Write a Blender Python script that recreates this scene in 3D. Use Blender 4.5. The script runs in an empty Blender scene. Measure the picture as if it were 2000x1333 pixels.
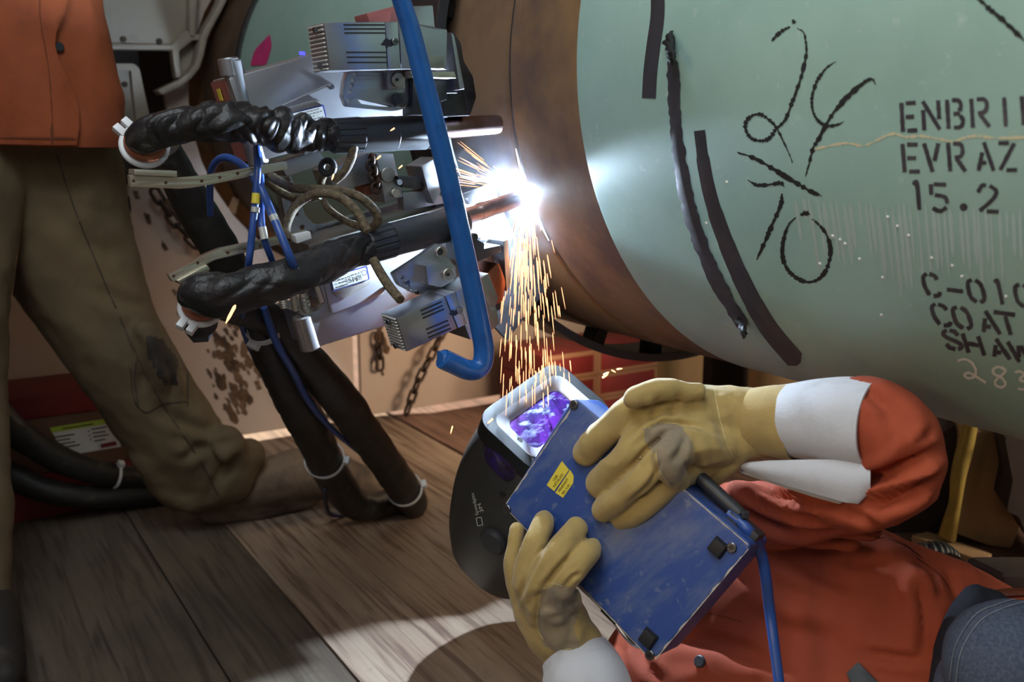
import bpy, bmesh, math, random
import numpy as np
from mathutils import Vector, Matrix, noise as mnoise, geometry as mgeo
from mathutils.bvhtree import BVHTree

S = bpy.context.scene
COL = S.collection
rng = random.Random(7)
PI = math.pi

# ---------------------------------------------------------------- camera
FPX = 2000 * 35 / 36
PITCH = .199
CAM = np.array([0, 0, .85])
FW = np.array([0, math.cos(PITCH), -math.sin(PITCH)])
UP = np.array([0, math.sin(PITCH), math.cos(PITCH)])
RT = np.array([1., 0, 0])
cd = bpy.data.cameras.new('camera')
cd.lens = 35
cd.sensor_width = 36
cd.clip_start = .02
cd.dof.use_dof = True
cd.dof.focus_distance = 1.25
cd.dof.aperture_fstop = 5.6
cam = bpy.data.objects.new('camera', cd)
COL.objects.link(cam)
cam.location = CAM
cam.rotation_euler = (PI / 2 - PITCH, 0, 0)
S.camera = cam

# ---------------------------------------------------------------- light
S.view_settings.view_transform = 'Standard'
S.view_settings.look = 'None'
S.view_settings.exposure = 0.0
S.view_settings.gamma = 1.0
S.view_settings.use_curve_mapping = False
W = bpy.data.worlds.new('world')
S.world = W
W.use_nodes = True
bgn = W.node_tree.nodes['Background']
bgn.inputs[0].default_value = (.68, .68, .70, 1)
bgn.inputs[1].default_value = .10


def lamp(kind, name, loc, energy, color, target=None, size=None, size_y=None, radius=None):
    l = bpy.data.lights.new(name, kind)
    l.energy = energy
    l.color = color
    if kind == 'AREA':
        l.shape = 'RECTANGLE'
        l.size = size
        l.size_y = size_y or size
    if radius is not None:
        if kind == 'SUN':
            l.angle = radius
        else:
            l.shadow_soft_size = radius
    o = bpy.data.objects.new(name, l)
    COL.objects.link(o)
    o.location = loc
    if target is not None:
        o.rotation_euler = (Vector(target) - Vector(loc)).to_track_quat('-Z', 'Y').to_euler()
    return o


# warm work lamp in the left of the shelter, cool daylight from the open side and from overhead
lamp('AREA', 'work_lamp', (-1.15, -.2, 1.15), 10, (1, .78, .54), (-.1, 1.3, .6), .5, .5)
lamp('AREA', 'open_side_daylight', (-.3, -1.3, 2.5), 19, (.92, .96, 1), (.5, 1.2, .5), 1.6, 1.2)
lamp('AREA', 'overhead_daylight', (-.3, .5, 2.3), 17, (.86, .95, 1), (.3, 1.25, .8), .9, .9)
lamp('AREA', 'back_lamp', (.2, 2.6, .42), 3, (1, .72, .48), (-.4, 3.0, .3), .25, .25)
lamp('AREA', 'far_side_fill', (2.2, 1.0, 1.2), 26, (1, .82, .6), (.95, 2.0, .1), .4, .4)  # added fill that brightens the timber under the pipe, not a known fixture
lamp('SUN', 'sun', (-3.2, 5.1, 4.8), 8.0, (1, .82, .62), (0, 0, 0), radius=.01)   # low sun behind the back wall

# ---------------------------------------------------------------- pixel geometry
YAW, PDIST, PZ, PR = .563, 1.217, .101, .457
AX = np.array([-math.sin(YAW), math.cos(YAW), 0])   # along the pipe, away from the camera
NN = np.array([math.cos(YAW), math.sin(YAW), 0])    # across the pipe
PC = CAM + NN * PDIST + np.array([0, 0, PZ])
ZZ = np.array([0, 0, 1.])


def ray(x, y):
    return FW + (x - 1000) / FPX * RT + (666.5 - y) / FPX * UP


def P(x, y, d):
    return CAM + d * ray(x, y)


def FL(x, y, z=0.):
    r = ray(x, y)
    return CAM + r * ((z - CAM[2]) / r[2])


def PT(x, y, t):
    r = ray(x, y)
    return CAM + r * ((t - (CAM - PC) @ AX) / (r @ AX))


def depth(q):
    return (np.array(q) - CAM) @ FW


def SP(x, y, off=0.):
    """the pipe's near surface seen at a pixel"""
    rr = PR + off
    r = ray(x, y)
    o = CAM - PC
    rp = r - AX * (r @ AX)
    op = o - AX * (o @ AX)
    a, b, c = rp @ rp, 2 * rp @ op, op @ op - rr * rr
    D = max(b * b - 4 * a * c, 0)
    return CAM + (-b - math.sqrt(D)) / (2 * a) * r


def pipe_pt(t, th, rr):
    return PC + AX * t + rr * (math.cos(th) * NN + math.sin(th) * ZZ)


# ---------------------------------------------------------------- objects
def tag(o, label=None, cat=None, group=None, kind=None):
    if label: o['label'] = label
    if cat: o['category'] = cat
    if group: o['group'] = group
    if kind: o['kind'] = kind
    return o


def thing(name, loc, label, cat, group=None):
    o = bpy.data.objects.new(name, None)
    COL.objects.link(o)
    o.location = [float(v) for v in loc]
    o.empty_display_size = .05
    return tag(o, label, cat, group)


def base_of(o):
    while o.parent is not None:
        o = o.parent
    return np.array(o.location)


def link(name, me, m, parent=None, smooth=False, shift=None):
    """me holds world coordinates; the object's origin goes to its thing's base"""
    n = len(me.vertices)
    co = np.empty(n * 3)
    me.vertices.foreach_get('co', co)
    co = co.reshape(-1, 3)
    if parent is not None:
        b = base_of(parent)
    else:
        b = np.array([(co[:, 0].min() + co[:, 0].max()) / 2, (co[:, 1].min() + co[:, 1].max()) / 2, co[:, 2].min()])
    me.vertices.foreach_set('co', (co - b).ravel())
    ms = m if isinstance(m, (list, tuple)) else [m]
    if len(me.materials) == 0:
        for mm in ms: me.materials.append(mm)
    if smooth:
        me.polygons.foreach_set('use_smooth', [True] * len(me.polygons))
        if smooth != 'all':
            try: me.set_sharp_from_angle(angle=smooth if isinstance(smooth, float) else .7)
            except Exception: pass
    me.update()
    o = bpy.data.objects.new(name, me)
    COL.objects.link(o)
    if parent is not None:
        o.parent = parent
    else:
        o.location = b
    return o


def mesh(name, V, Fc, m, parent=None, smooth=False, mids=None):
    me = bpy.data.meshes.new(name)
    me.from_pydata([tuple(map(float, v)) for v in V], [], Fc)
    if mids is None or len(V) < 200:
        bm = bmesh.new(); bm.from_mesh(me); bmesh.ops.recalc_face_normals(bm, faces=bm.faces); bm.to_mesh(me); bm.free()
    o = link(name, me, m, parent, smooth)
    if mids is not None:
        me.polygons.foreach_set('material_index', mids)
    return o


class MB:
    """collects shapes into one mesh"""
    def __init__(s): s.V = []; s.F = []
    def add(s, V, Fc):
        b = len(s.V)
        s.V += [tuple(map(float, v)) for v in V]
        s.F += [tuple(i + b for i in f) for f in Fc]
        return s
    def build(s, name, m, parent=None, smooth=False):
        return mesh(name, s.V, s.F, m, parent, smooth)


def catmull(pts, n=8):
    pts = [np.array(p, float) for p in pts]
    if len(pts) < 3:
        return [pts[0] + (pts[-1] - pts[0]) * i / n for i in range(n + 1)]
    out = []
    for i in range(len(pts) - 1):
        p0 = pts[i - 1] if i else 2 * pts[0] - pts[1]
        p1, p2 = pts[i], pts[i + 1]
        p3 = pts[i + 2] if i + 2 < len(pts) else 2 * pts[-1] - pts[-2]
        for k in range(n):
            t = k / n
            out.append(.5 * ((2 * p1) + (-p0 + p2) * t + (2 * p0 - 5 * p1 + 4 * p2 - p3) * t * t + (-p0 + 3 * p1 - 3 * p2 + p3) * t ** 3))
    out.append(pts[-1])
    return out


def frames(pts):
    T = [None] * len(pts)
    for i in range(len(pts)):
        a, b = pts[max(i - 1, 0)], pts[min(i + 1, len(pts) - 1)]
        v = b - a
        T[i] = v / (np.linalg.norm(v) + 1e-12)
    u = np.cross(T[0], ZZ)
    if np.linalg.norm(u) < .1: u = np.cross(T[0], NN)
    u /= np.linalg.norm(u)
    out = []
    for t in T:
        u = u - t * (u @ t)
        u /= np.linalg.norm(u)
        out.append((t, u, np.cross(t, u)))
    return out


def tube_vf(pts, rad, sides=14, cap=True, fn=None):
    """pts: points; rad: number or per-point; fn(i, s, th) extra radius factor"""
    pts = [np.array(p, float) for p in pts]
    fr = frames(pts)
    V, Fc = [], []
    s = 0
    for i, p in enumerate(pts):
        if i: s += np.linalg.norm(p - pts[i - 1])
        r = rad[i] if hasattr(rad, '__len__') else rad
        t, u, w = fr[i]
        for k in range(sides):
            th = 2 * PI * k / sides
            rr = r * (1 + fn(i, s, th)) if fn else r
            V.append(p + rr * (math.cos(th) * u + math.sin(th) * w))
    for i in range(len(pts) - 1):
        for k in range(sides):
            k2 = (k + 1) % sides
            Fc.append((i * sides + k, i * sides + k2, (i + 1) * sides + k2, (i + 1) * sides + k))
    if cap:
        Fc.append(tuple(range(sides))[::-1])
        Fc.append(tuple(range((len(pts) - 1) * sides, len(pts) * sides)))
    return V, Fc


def tube(name, pts, rad, m, parent=None, sides=14, n=8, fn=None, cap=True):
    if n and len(pts) > 2:
        if hasattr(rad, '__len__'):
            rad = [float(r[0]) for r in catmull([[r] for r in rad], n)]
        pts = catmull(pts, n)
    V, Fc = tube_vf(pts, rad, sides, cap, fn)
    return mesh(name, V, Fc, m, parent, smooth=.9)


def pxtube(name, pxd, m, parent=None, **k):
    """pxd: (x, y, radius in px, distance)"""
    return tube(name, [P(x, y, d) for x, y, r, d in pxd], [r * d / FPX for x, y, r, d in pxd], m, parent, **k)


def rod_vf(a, b, r, sides=20, r2=None, bev=0.):
    a, b = np.array(a, float), np.array(b, float)
    r2 = r if r2 is None else r2
    if bev:
        L = np.linalg.norm(b - a)
        u = (b - a) / L
        return tube_vf([a, a + u * bev, b - u * bev, b], [r - bev, r, r2, r2 - bev], sides)
    return tube_vf([a, b], [r, r2], sides)


def rod(name, a, b, r, m, parent=None, sides=20, r2=None, bev=0.):
    V, Fc = rod_vf(a, b, r, sides, r2, bev)
    return mesh(name, V, Fc, m, parent, smooth=.6)


def box_vf(c, ex, ey, ez):
    """half-extent vectors"""
    c, ex, ey, ez = (np.array(q, float) for q in (c, ex, ey, ez))
    V = [c + sx * ex + sy * ey + sz * ez for sz in (-1, 1) for sy in (-1, 1) for sx in (-1, 1)]
    return V, [(0, 2, 3, 1), (4, 5, 7, 6), (0, 1, 5, 4), (2, 6, 7, 3), (0, 4, 6, 2), (1, 3, 7, 5)]


def bevel(me, w, seg=2, ang=.5):
    bm = bmesh.new()
    bm.from_mesh(me)
    bmesh.ops.remove_doubles(bm, verts=bm.verts, dist=1e-6)
    bmesh.ops.recalc_face_normals(bm, faces=bm.faces)
    es = [e for e in bm.edges if len(e.link_faces) == 2 and e.calc_face_angle(0) > ang]
    if es and w > 0:
        bmesh.ops.bevel(bm, geom=es, offset=w, segments=seg, affect='EDGES', profile=.6, clamp_overlap=True)
    bm.to_mesh(me)
    bm.free()


def box(name, c, ex, ey, ez, m, parent=None, bev=.002, seg=2):
    V, Fc = box_vf(c, ex, ey, ez)
    me = bpy.data.meshes.new(name)
    me.from_pydata([tuple(v) for v in V], [], Fc)
    bevel(me, bev, seg)
    return link(name, me, m, parent, smooth=.5)


def orient2(poly):
    a = sum(poly[i][0] * poly[(i + 1) % len(poly)][1] - poly[(i + 1) % len(poly)][0] * poly[i][1] for i in range(len(poly)))
    return poly if a > 0 else poly[::-1]


def extrude(name, loop, holes, E, m, parent=None, bev=.0012, smooth=.5, seg=2):
    """a plate: 3-D outline `loop` with 3-D hole loops, thickness vector E"""
    loop = [np.array(p, float) for p in loop]
    holes = [[np.array(p, float) for p in h] for h in holes]
    E = np.array(E, float)
    loops = [loop] + holes
    tess = mgeo.tessellate_polygon([[Vector(p) for p in l] for l in loops])
    flat = [p for l in loops for p in l]
    n = len(flat)
    V = flat + [p + E for p in flat]
    Fc = [tuple(f) for f in tess] + [tuple(i + n for i in f[::-1]) for f in tess]
    b = 0
    for l in loops:
        for i in range(len(l)):
            j = (i + 1) % len(l)
            Fc.append((b + i, b + j, b + j + n, b + i + n))
        b += len(l)
    me = bpy.data.meshes.new(name)
    me.from_pydata([tuple(v) for v in V], [], Fc)
    bm = bmesh.new()
    bm.from_mesh(me)
    bmesh.ops.recalc_face_normals(bm, faces=bm.faces)
    bmesh.ops.dissolve_limit(bm, angle_limit=.02, verts=bm.verts, edges=bm.edges)
    bm.to_mesh(me)
    bm.free()
    if bev: bevel(me, bev, seg)
    return link(name, me, m, parent, smooth=smooth)


def circ_px(x, y, r, n=16):
    return [(x + r * math.cos(2 * PI * k / n), y + r * math.sin(2 * PI * k / n)) for k in range(n)]


def rnd(poly, r, n=4):
    """rounds the corners of a px polygon; r number or list"""
    out = []
    N = len(poly)
    for i, p in enumerate(poly):
        p = np.array(p, float)
        a, b = np.array(poly[i - 1], float), np.array(poly[(i + 1) % N], float)
        rr = r[i] if hasattr(r, '__len__') else r
        if rr <= 0:
            out.append(tuple(p)); continue
        la, lb = np.linalg.norm(a - p), np.linalg.norm(b - p)
        q = min(rr, la * .48, lb * .48)
        A, B = p + (a - p) / la * q, p + (b - p) / lb * q
        for k in range(n + 1):
            t = k / n
            out.append(tuple((1 - t) ** 2 * A + 2 * t * (1 - t) * p + t * t * B))
    return out


def plate(name, poly, t, th, m, parent=None, holes=(), bev=.0012, r=0, **k):
    """a plate whose front lies in the cross-plane t of the pipe, traced outline, thickness th along the pipe"""
    poly = rnd(poly, r) if r else poly
    return extrude(name, [PT(x, y, t) for x, y in poly],
                   [[PT(x, y, t) for x, y in h] for h in holes], AX * th, m, parent, bev, **k)


def knob(name, x, y, rpx, t, th, m, parent=None, sides=24, bev=.001):
    """a round boss on a cross-plane: axis along the pipe, standing out by th towards the camera"""
    a = PT(x, y, t)
    r = rpx * depth(a) / FPX
    return rod(name, a - AX * th, a, r, m, parent, sides, bev=bev)


def screw(x, y, rpx, t, th, parent, m=None):
    """socket-head screw: a ring-shaped head with a hollow"""
    a = PT(x, y, t)
    r = rpx * depth(a) / FPX
    V, Fc = tube_vf([a, a - AX * th * .9, a - AX * th, a - AX * th, a - AX * th * .35], [r, r, r * .9, r * .52, r * .5], 14)
    return mesh('screw', V, Fc, m or M['screw'], parent, smooth=.6)


# ---------------------------------------------------------------- remeshed bodies
def ball_vf(c, r, n=12):
    V, Fc = [], []
    c = np.array(c)
    for i in range(1, n):
        f = PI * i / n
        for k in range(2 * n):
            a = PI * k / n
            V.append(c + r * np.array([math.sin(f) * math.cos(a), math.sin(f) * math.sin(a), math.cos(f)]))
    m = 2 * n
    for i in range(n - 2):
        for k in range(m):
            Fc.append((i * m + k, (i + 1) * m + k, (i + 1) * m + (k + 1) % m, i * m + (k + 1) % m))
    V += [c + np.array([0, 0, r]), c - np.array([0, 0, r])]
    t, b = len(V) - 2, len(V) - 1
    for k in range(m):
        Fc.append((t, k, (k + 1) % m))
        Fc.append((b, (n - 2) * m + (k + 1) % m, (n - 2) * m + k))
    return V, Fc


def blob_mesh(chains, voxel, smooth=6, n=5, extra=()):
    """union of tapered round chains, remeshed into one skin. chain: list of (point, radius)"""
    mb = MB()
    for ch in chains:
        pts = [np.array(p, float) for p, r in ch]
        rad = [r for p, r in ch]
        if len(ch) == 1:
            mb.add(*ball_vf(pts[0], rad[0])); continue
        if len(ch) > 2:
            rad = [float(q[0]) for q in catmull([[r] for r in rad], n)]
            pts = catmull(pts, n)
        else:
            rad = [rad[0] + (rad[1] - rad[0]) * i / n for i in range(n + 1)]
            pts = catmull(pts, n)
        mb.add(*tube_vf(pts, rad, 20))
        mb.add(*ball_vf(pts[0], rad[0] * .998))
        mb.add(*ball_vf(pts[-1], rad[-1] * .998))
    for V, Fc in extra: mb.add(V, Fc)
    me = bpy.data.meshes.new('tmp')
    me.from_pydata(mb.V, [], mb.F)
    bm = bmesh.new(); bm.from_mesh(me)
    bmesh.ops.recalc_face_normals(bm, faces=bm.faces)
    bm.to_mesh(me); bm.free()
    o = bpy.data.objects.new('tmp', me)
    COL.objects.link(o)
    md = o.modifiers.new('r', 'REMESH'); md.mode = 'VOXEL'; md.voxel_size = voxel
    if smooth:
        md = o.modifiers.new('s', 'SMOOTH'); md.factor = .5; md.iterations = smooth
    dg = bpy.context.evaluated_depsgraph_get()
    out = bpy.data.meshes.new_from_object(o.evaluated_get(dg))
    bpy.data.objects.remove(o)
    bpy.data.meshes.remove(me)
    return out


def displace(me, fn):
    n = len(me.vertices)
    co = np.empty(n * 3); no = np.empty(n * 3)
    me.vertices.foreach_get('co', co)
    me.vertex_normals.foreach_get('vector', no)
    co, no = co.reshape(-1, 3), no.reshape(-1, 3)
    d = np.array([fn(c) for c in co])
    me.vertices.foreach_set('co', (co + no * d[:, None]).ravel())
    me.update()


def vnoise(c, s, seed=0.):
    return mnoise.noise(Vector((c[0] * s + seed, c[1] * s - seed * .7, c[2] * s + seed * 1.3)))


def ridged(c, sx, seed=0.):
    return 1 - abs(vnoise(c, sx, seed)) * 2


def blob(name, chains, voxel, m, parent=None, smooth=6, fn=None, n=5, extra=()):
    me = blob_mesh(chains, voxel, smooth, n, extra)
    if fn: displace(me, fn)
    me.materials.clear()
    return link(name, me, m, parent, smooth='all')


def px_crease(o, lines, name=None):
    """presses creases into the camera-facing side of a built skin: lines = (px path, half-width in px, depth in m); a soft ridge rises beside each"""
    me = o.data
    n = len(me.vertices)
    co = np.empty(n * 3); no = np.empty(n * 3)
    me.vertices.foreach_get('co', co); me.vertex_normals.foreach_get('vector', no)
    co, no = co.reshape(-1, 3), no.reshape(-1, 3)
    wd = co + base_of(o) - CAM
    d = wd @ FW
    X = np.stack([1000 + FPX * (wd @ RT) / d, 666.5 - FPX * (wd @ UP) / d], 1)
    face = np.clip(-(no * wd).sum(1) / np.linalg.norm(wd, axis=1) * 2, 0, 1)
    dz = np.zeros(n)
    for px, hw, amp in lines:
        pts = np.array(catmull([list(map(float, p)) for p in px], 6))
        best = np.full(n, 1e9); fr_ = np.zeros(n)
        for i in range(len(pts) - 1):
            a, b = pts[i], pts[i + 1]
            ab = b - a
            t = np.clip(((X - a) @ ab) / (ab @ ab + 1e-9), 0, 1)
            q = np.linalg.norm(X - (a + t[:, None] * ab), axis=1)
            m_ = q < best
            best[m_] = q[m_]; fr_[m_] = (i + t[m_]) / (len(pts) - 1)
        fade = np.clip(np.minimum(fr_, 1 - fr_) * 5, 0, 1) * .85 + .15
        dz += amp * fade * (-np.exp(-(best / hw) ** 2) + .45 * np.exp(-((best - 2.1 * hw) / (1.1 * hw)) ** 2))
    me.vertices.foreach_set('co', (co + no * (dz * face)[:, None]).ravel())
    me.update()


def pxchain(l):
    """(x, y, radius px, distance) -> chain"""
    return [(P(x, y, d), r * d / FPX) for x, y, r, d in l]


# ---------------------------------------------------------------- marks on surfaces
def ribbon_vf(px, w, surf, off, n=6, jit=0., taper=False):
    pts = catmull([list(map(float, p)) for p in px], n) if len(px) > 2 else catmull(px, n * 2)
    V, Fc = [], []
    for i, p in enumerate(pts):
        a, b = pts[max(i - 1, 0)], pts[min(i + 1, len(pts) - 1)]
        t = (b - a) / (np.linalg.norm(b - a) + 1e-9)
        nrm = np.array([-t[1], t[0]])
        ww = w / 2 * (1 + jit * (rng.random() - .5) * 2)
        if taper:
            f = i / (len(pts) - 1)
            ww *= min(1, .25 + 4 * f, .25 + 4 * (1 - f))
        j = jit * w * .25 * (rng.random() - .5)
        V += [surf(*(p + nrm * (ww + j)), off), surf(*(p - nrm * (ww - j)), off)]
        if i:
            k = 2 * i
            Fc.append((k - 2, k - 1, k + 1, k))
    return V, Fc


GL = {  # stencil strokes in a unit box, y down
    'E': [[(.1, 0), (.1, 1)], [(.35, .03), (.95, .03)], [(.3, .5), (.8, .5)], [(.35, .97), (.95, .97)]],
    'N': [[(.08, .3), (.08, 1)], [(.08, 0), (.92, 1)], [(.92, 0), (.92, .65)]],
    'B': [[(.1, 0), (.1, 1)], [(.38, .03), (.75, .05), (.88, .22), (.78, .42)], [(.42, .5), (.8, .5)], [(.8, .56), (.95, .75), (.8, .95), (.4, .97)]],
    'R': [[(.1, 0), (.1, 1)], [(.38, .03), (.78, .06), (.88, .26), (.75, .47), (.4, .52)], [(.5, .55), (.95, 1)]],
    'I': [[(.5, 0), (.5, 1)]],
    'V': [[(.05, 0), (.45, 1)], [(.95, 0), (.62, .62)]],
    'A': [[(.5, 0), (.95, 1)], [(.36, .35), (.05, 1)], [(.3, .72), (.55, .72)]],
    'Z': [[(.1, .03), (.65, .03)], [(.92, .03), (.08, .97)], [(.4, .97), (.95, .97)]],
    '1': [[(.3, .1), (.6, 0), (.6, 1)]],
    '5': [[(.95, .03), (.3, .03)], [(.15, .03), (.12, .42)], [(.3, .42), (.8, .48), (.92, .72)], [(.85, .85), (.5, 1), (.12, .9)]],
    '2': [[(.1, .3), (.3, .05), (.5, .02)], [(.65, .03), (.92, .22), (.75, .5), (.1, .97)], [(.4, .97), (.95, .97)]],
    'C': [[(.4, .02), (.15, .2), (.12, .6), (.3, .95)], [(.55, .02), (.85, .1), (.92, .25)], [(.5, .98), (.85, .9), (.95, .75)]],
    '-': [[(0, .5), (1, .5)]],
    '0': [[(.4, .02), (.12, .2), (.1, .75), (.4, .98)], [(.6, .02), (.88, .22), (.9, .78), (.6, .98)]],
    'O': [[(.4, .02), (.12, .2), (.1, .75), (.4, .98)], [(.6, .02), (.88, .22), (.9, .78), (.6, .98)]],
    'T': [[(0, .04), (1, .04)], [(.5, .16), (.5, 1)]],
    'S': [[(.9, .22), (.75, .04), (.5, .02)], [(.35, .03), (.1, .2), (.2, .42), (.8, .6), (.9, .8), (.65, .97)], [(.5, .98), (.2, .95), (.08, .78)]],
    'H': [[(.1, 0), (.1, 1)], [(.9, 0), (.9, 1)], [(.22, .5), (.78, .5)]],
    'W': [[(0, 0), (.25, 1)], [(.45, .1), (.3, .75)], [(.55, .1), (.75, 1)], [(1, 0), (.85, .7)]],
    'D': [[(.1, 0), (.1, 1)], [(.38, .02), (.85, .15), (.92, .6), (.4, .98)]],
}


def glyph_vf(mb, ch, corners, w, surf, off, jit=.12):
    """corners: px of top-left, top-right, bottom-left of the glyph box"""
    o, x, y = (np.array(c, float) for c in corners)
    for st in GL[ch]:
        px = [o + (x - o) * a + (y - o) * b for a, b in st]
        mb.add(*ribbon_vf(px, w, surf, off, 5, jit))


def text_mesh_pts(txt, size=1.0):
    cu = bpy.data.curves.new('t', 'FONT')
    cu.body = txt
    cu.size = size
    cu.resolution_u = 3
    o = bpy.data.objects.new('t', cu)
    COL.objects.link(o)
    dg = bpy.context.evaluated_depsgraph_get()
    me = bpy.data.meshes.new_from_object(o.evaluated_get(dg))
    V = [tuple(v.co) for v in me.vertices]
    Fc = [tuple(p.vertices) for p in me.polygons]
    bpy.data.objects.remove(o)
    bpy.data.curves.remove(cu)
    bpy.data.meshes.remove(me)
    return V, Fc


def text_px(mb, txt, org, right, up, surf, off):
    """lettering laid on a surface: px origin of the baseline, px vector of one em along and up"""
    V, Fc = text_mesh_pts(txt)
    org, right, up = (np.array(q, float) for q in (org, right, up))
    mb.add([surf(*(org + right * v[0] + up * v[1]), off) for v in V], Fc)


def decal_vf(poly, surf, off, step=6.):
    """a thin skin cut to a px outline and laid on a surface"""
    n = len(poly)
    xs, ys = [p[0] for p in poly], [p[1] for p in poly]
    pts = [Vector(p) for p in poly]

    def inside(x, y):
        c = False
        for i in range(n):
            (x1, y1), (x2, y2) = poly[i], poly[i - 1]
            if (y1 > y) != (y2 > y) and x < (x2 - x1) * (y - y1) / (y2 - y1) + x1: c = not c
        return c
    y = min(ys) + step / 2
    while y < max(ys):
        x = min(xs) + step / 2
        while x < max(xs):
            if inside(x, y) and min(math.hypot(x - p[0], y - p[1]) for p in poly) > step * .4: pts.append(Vector((x, y)))
            x += step
        y += step
    vs, _, fs, *_ = mgeo.delaunay_2d_cdt(pts, [(i, (i + 1) % n) for i in range(n)], [list(range(n))], 1, 1e-4)
    V = [surf(v[0], v[1], off) for v in vs]
    return V, [tuple(f) for f in fs]


def surf_of(*objs):
    """surface of built objects as seen from the photograph's standpoint: f(x, y, lift)"""
    V, Fc = [], []
    for o in objs:
        b = base_of(o)
        k = len(V)
        V += [Vector(np.array(v.co) + b) for v in o.data.vertices]
        Fc += [tuple(i + k for i in p.vertices) for p in o.data.polygons]
    T = BVHTree.FromPolygons(V, Fc)

    def f(x, y, off):
        r = ray(x, y)
        h, nr, i, d = T.ray_cast(Vector(CAM), Vector(r).normalized())
        if h is None:
            h, nr, i, d = T.find_nearest(Vector(P(x, y, depth(f.last))))
        f.last = np.array(h)
        if nr.dot(Vector(r)) > 0: nr = -nr
        return np.array(h) + np.array(nr) * off
    f.last = np.array(V[0])
    return f


def shell(name, pts, rad, th, m, parent=None, sides=48, n=8, fn=None, sq=None):
    """an open-ended cuff: outer and inner wall; sq flattens the section (along the frame's second axis)"""
    rad = [float(r[0]) for r in catmull([[r] for r in rad], n)]
    pts = catmull(pts, n)
    V1, F1 = tube_vf(pts, rad, sides, False, fn)
    V2, _ = tube_vf(pts, [r - th for r in rad], sides, False, fn)
    k = len(V1)
    L = len(pts)
    Fc = list(F1) + [tuple(i + k for i in f[::-1]) for f in F1]
    for e in (0, L - 1):
        for a in range(sides):
            b = (a + 1) % sides
            q = (e * sides + a, e * sides + b, e * sides + b + k, e * sides + a + k)
            Fc.append(q if e else q[::-1])
    return mesh(name, V1 + V2, Fc, m, parent, smooth=.8)


def loft(name, secs, m, parent=None, smooth=.8, cap=True):
    """secs: list of equal-length closed loops"""
    k = len(secs[0])
    V = [p for s_ in secs for p in s_]
    Fc = []
    for i in range(len(secs) - 1):
        for a in range(k):
            b = (a + 1) % k
            Fc.append((i * k + a, i * k + b, (i + 1) * k + b, (i + 1) * k + a))
    if cap:
        Fc.append(tuple(range(k))[::-1]); Fc.append(tuple(range((len(secs) - 1) * k, len(secs) * k)))
    me = bpy.data.meshes.new(name)
    me.from_pydata([tuple(map(float, v)) for v in V], [], Fc)
    bm = bmesh.new(); bm.from_mesh(me); bmesh.ops.recalc_face_normals(bm, faces=bm.faces); bm.to_mesh(me); bm.free()
    return link(name, me, m, parent, smooth)


def paint_px(o, poly, m):
    """gives the faces of o that lie in a px outline another material (a worn or stained patch)"""
    o.data.materials.append(m)
    k = len(o.data.materials) - 1
    b = base_of(o)
    n = len(poly)
    for p in o.data.polygons:
        c = np.array(p.center) + b
        if (CAM - c) @ np.array(p.normal) < 0: continue
        d = depth(c)
        x, y = 1000 + FPX * (c @ RT - CAM @ RT) / d, 666.5 - FPX * ((c - CAM) @ UP) / d
        c_ = False
        for i in range(n):
            (x1, y1), (x2, y2) = poly[i], poly[i - 1]
            if (y1 > y) != (y2 > y) and x < (x2 - x1) * (y - y1) / (y2 - y1) + x1: c_ = not c_
        if c_: p.material_index = k


# ---------------------------------------------------------------- materials
def lin(c):
    return tuple(((v / 255) / 12.92 if v / 255 <= .04045 else ((v / 255 + .055) / 1.055) ** 2.4) for v in c) + (1.,)


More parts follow.
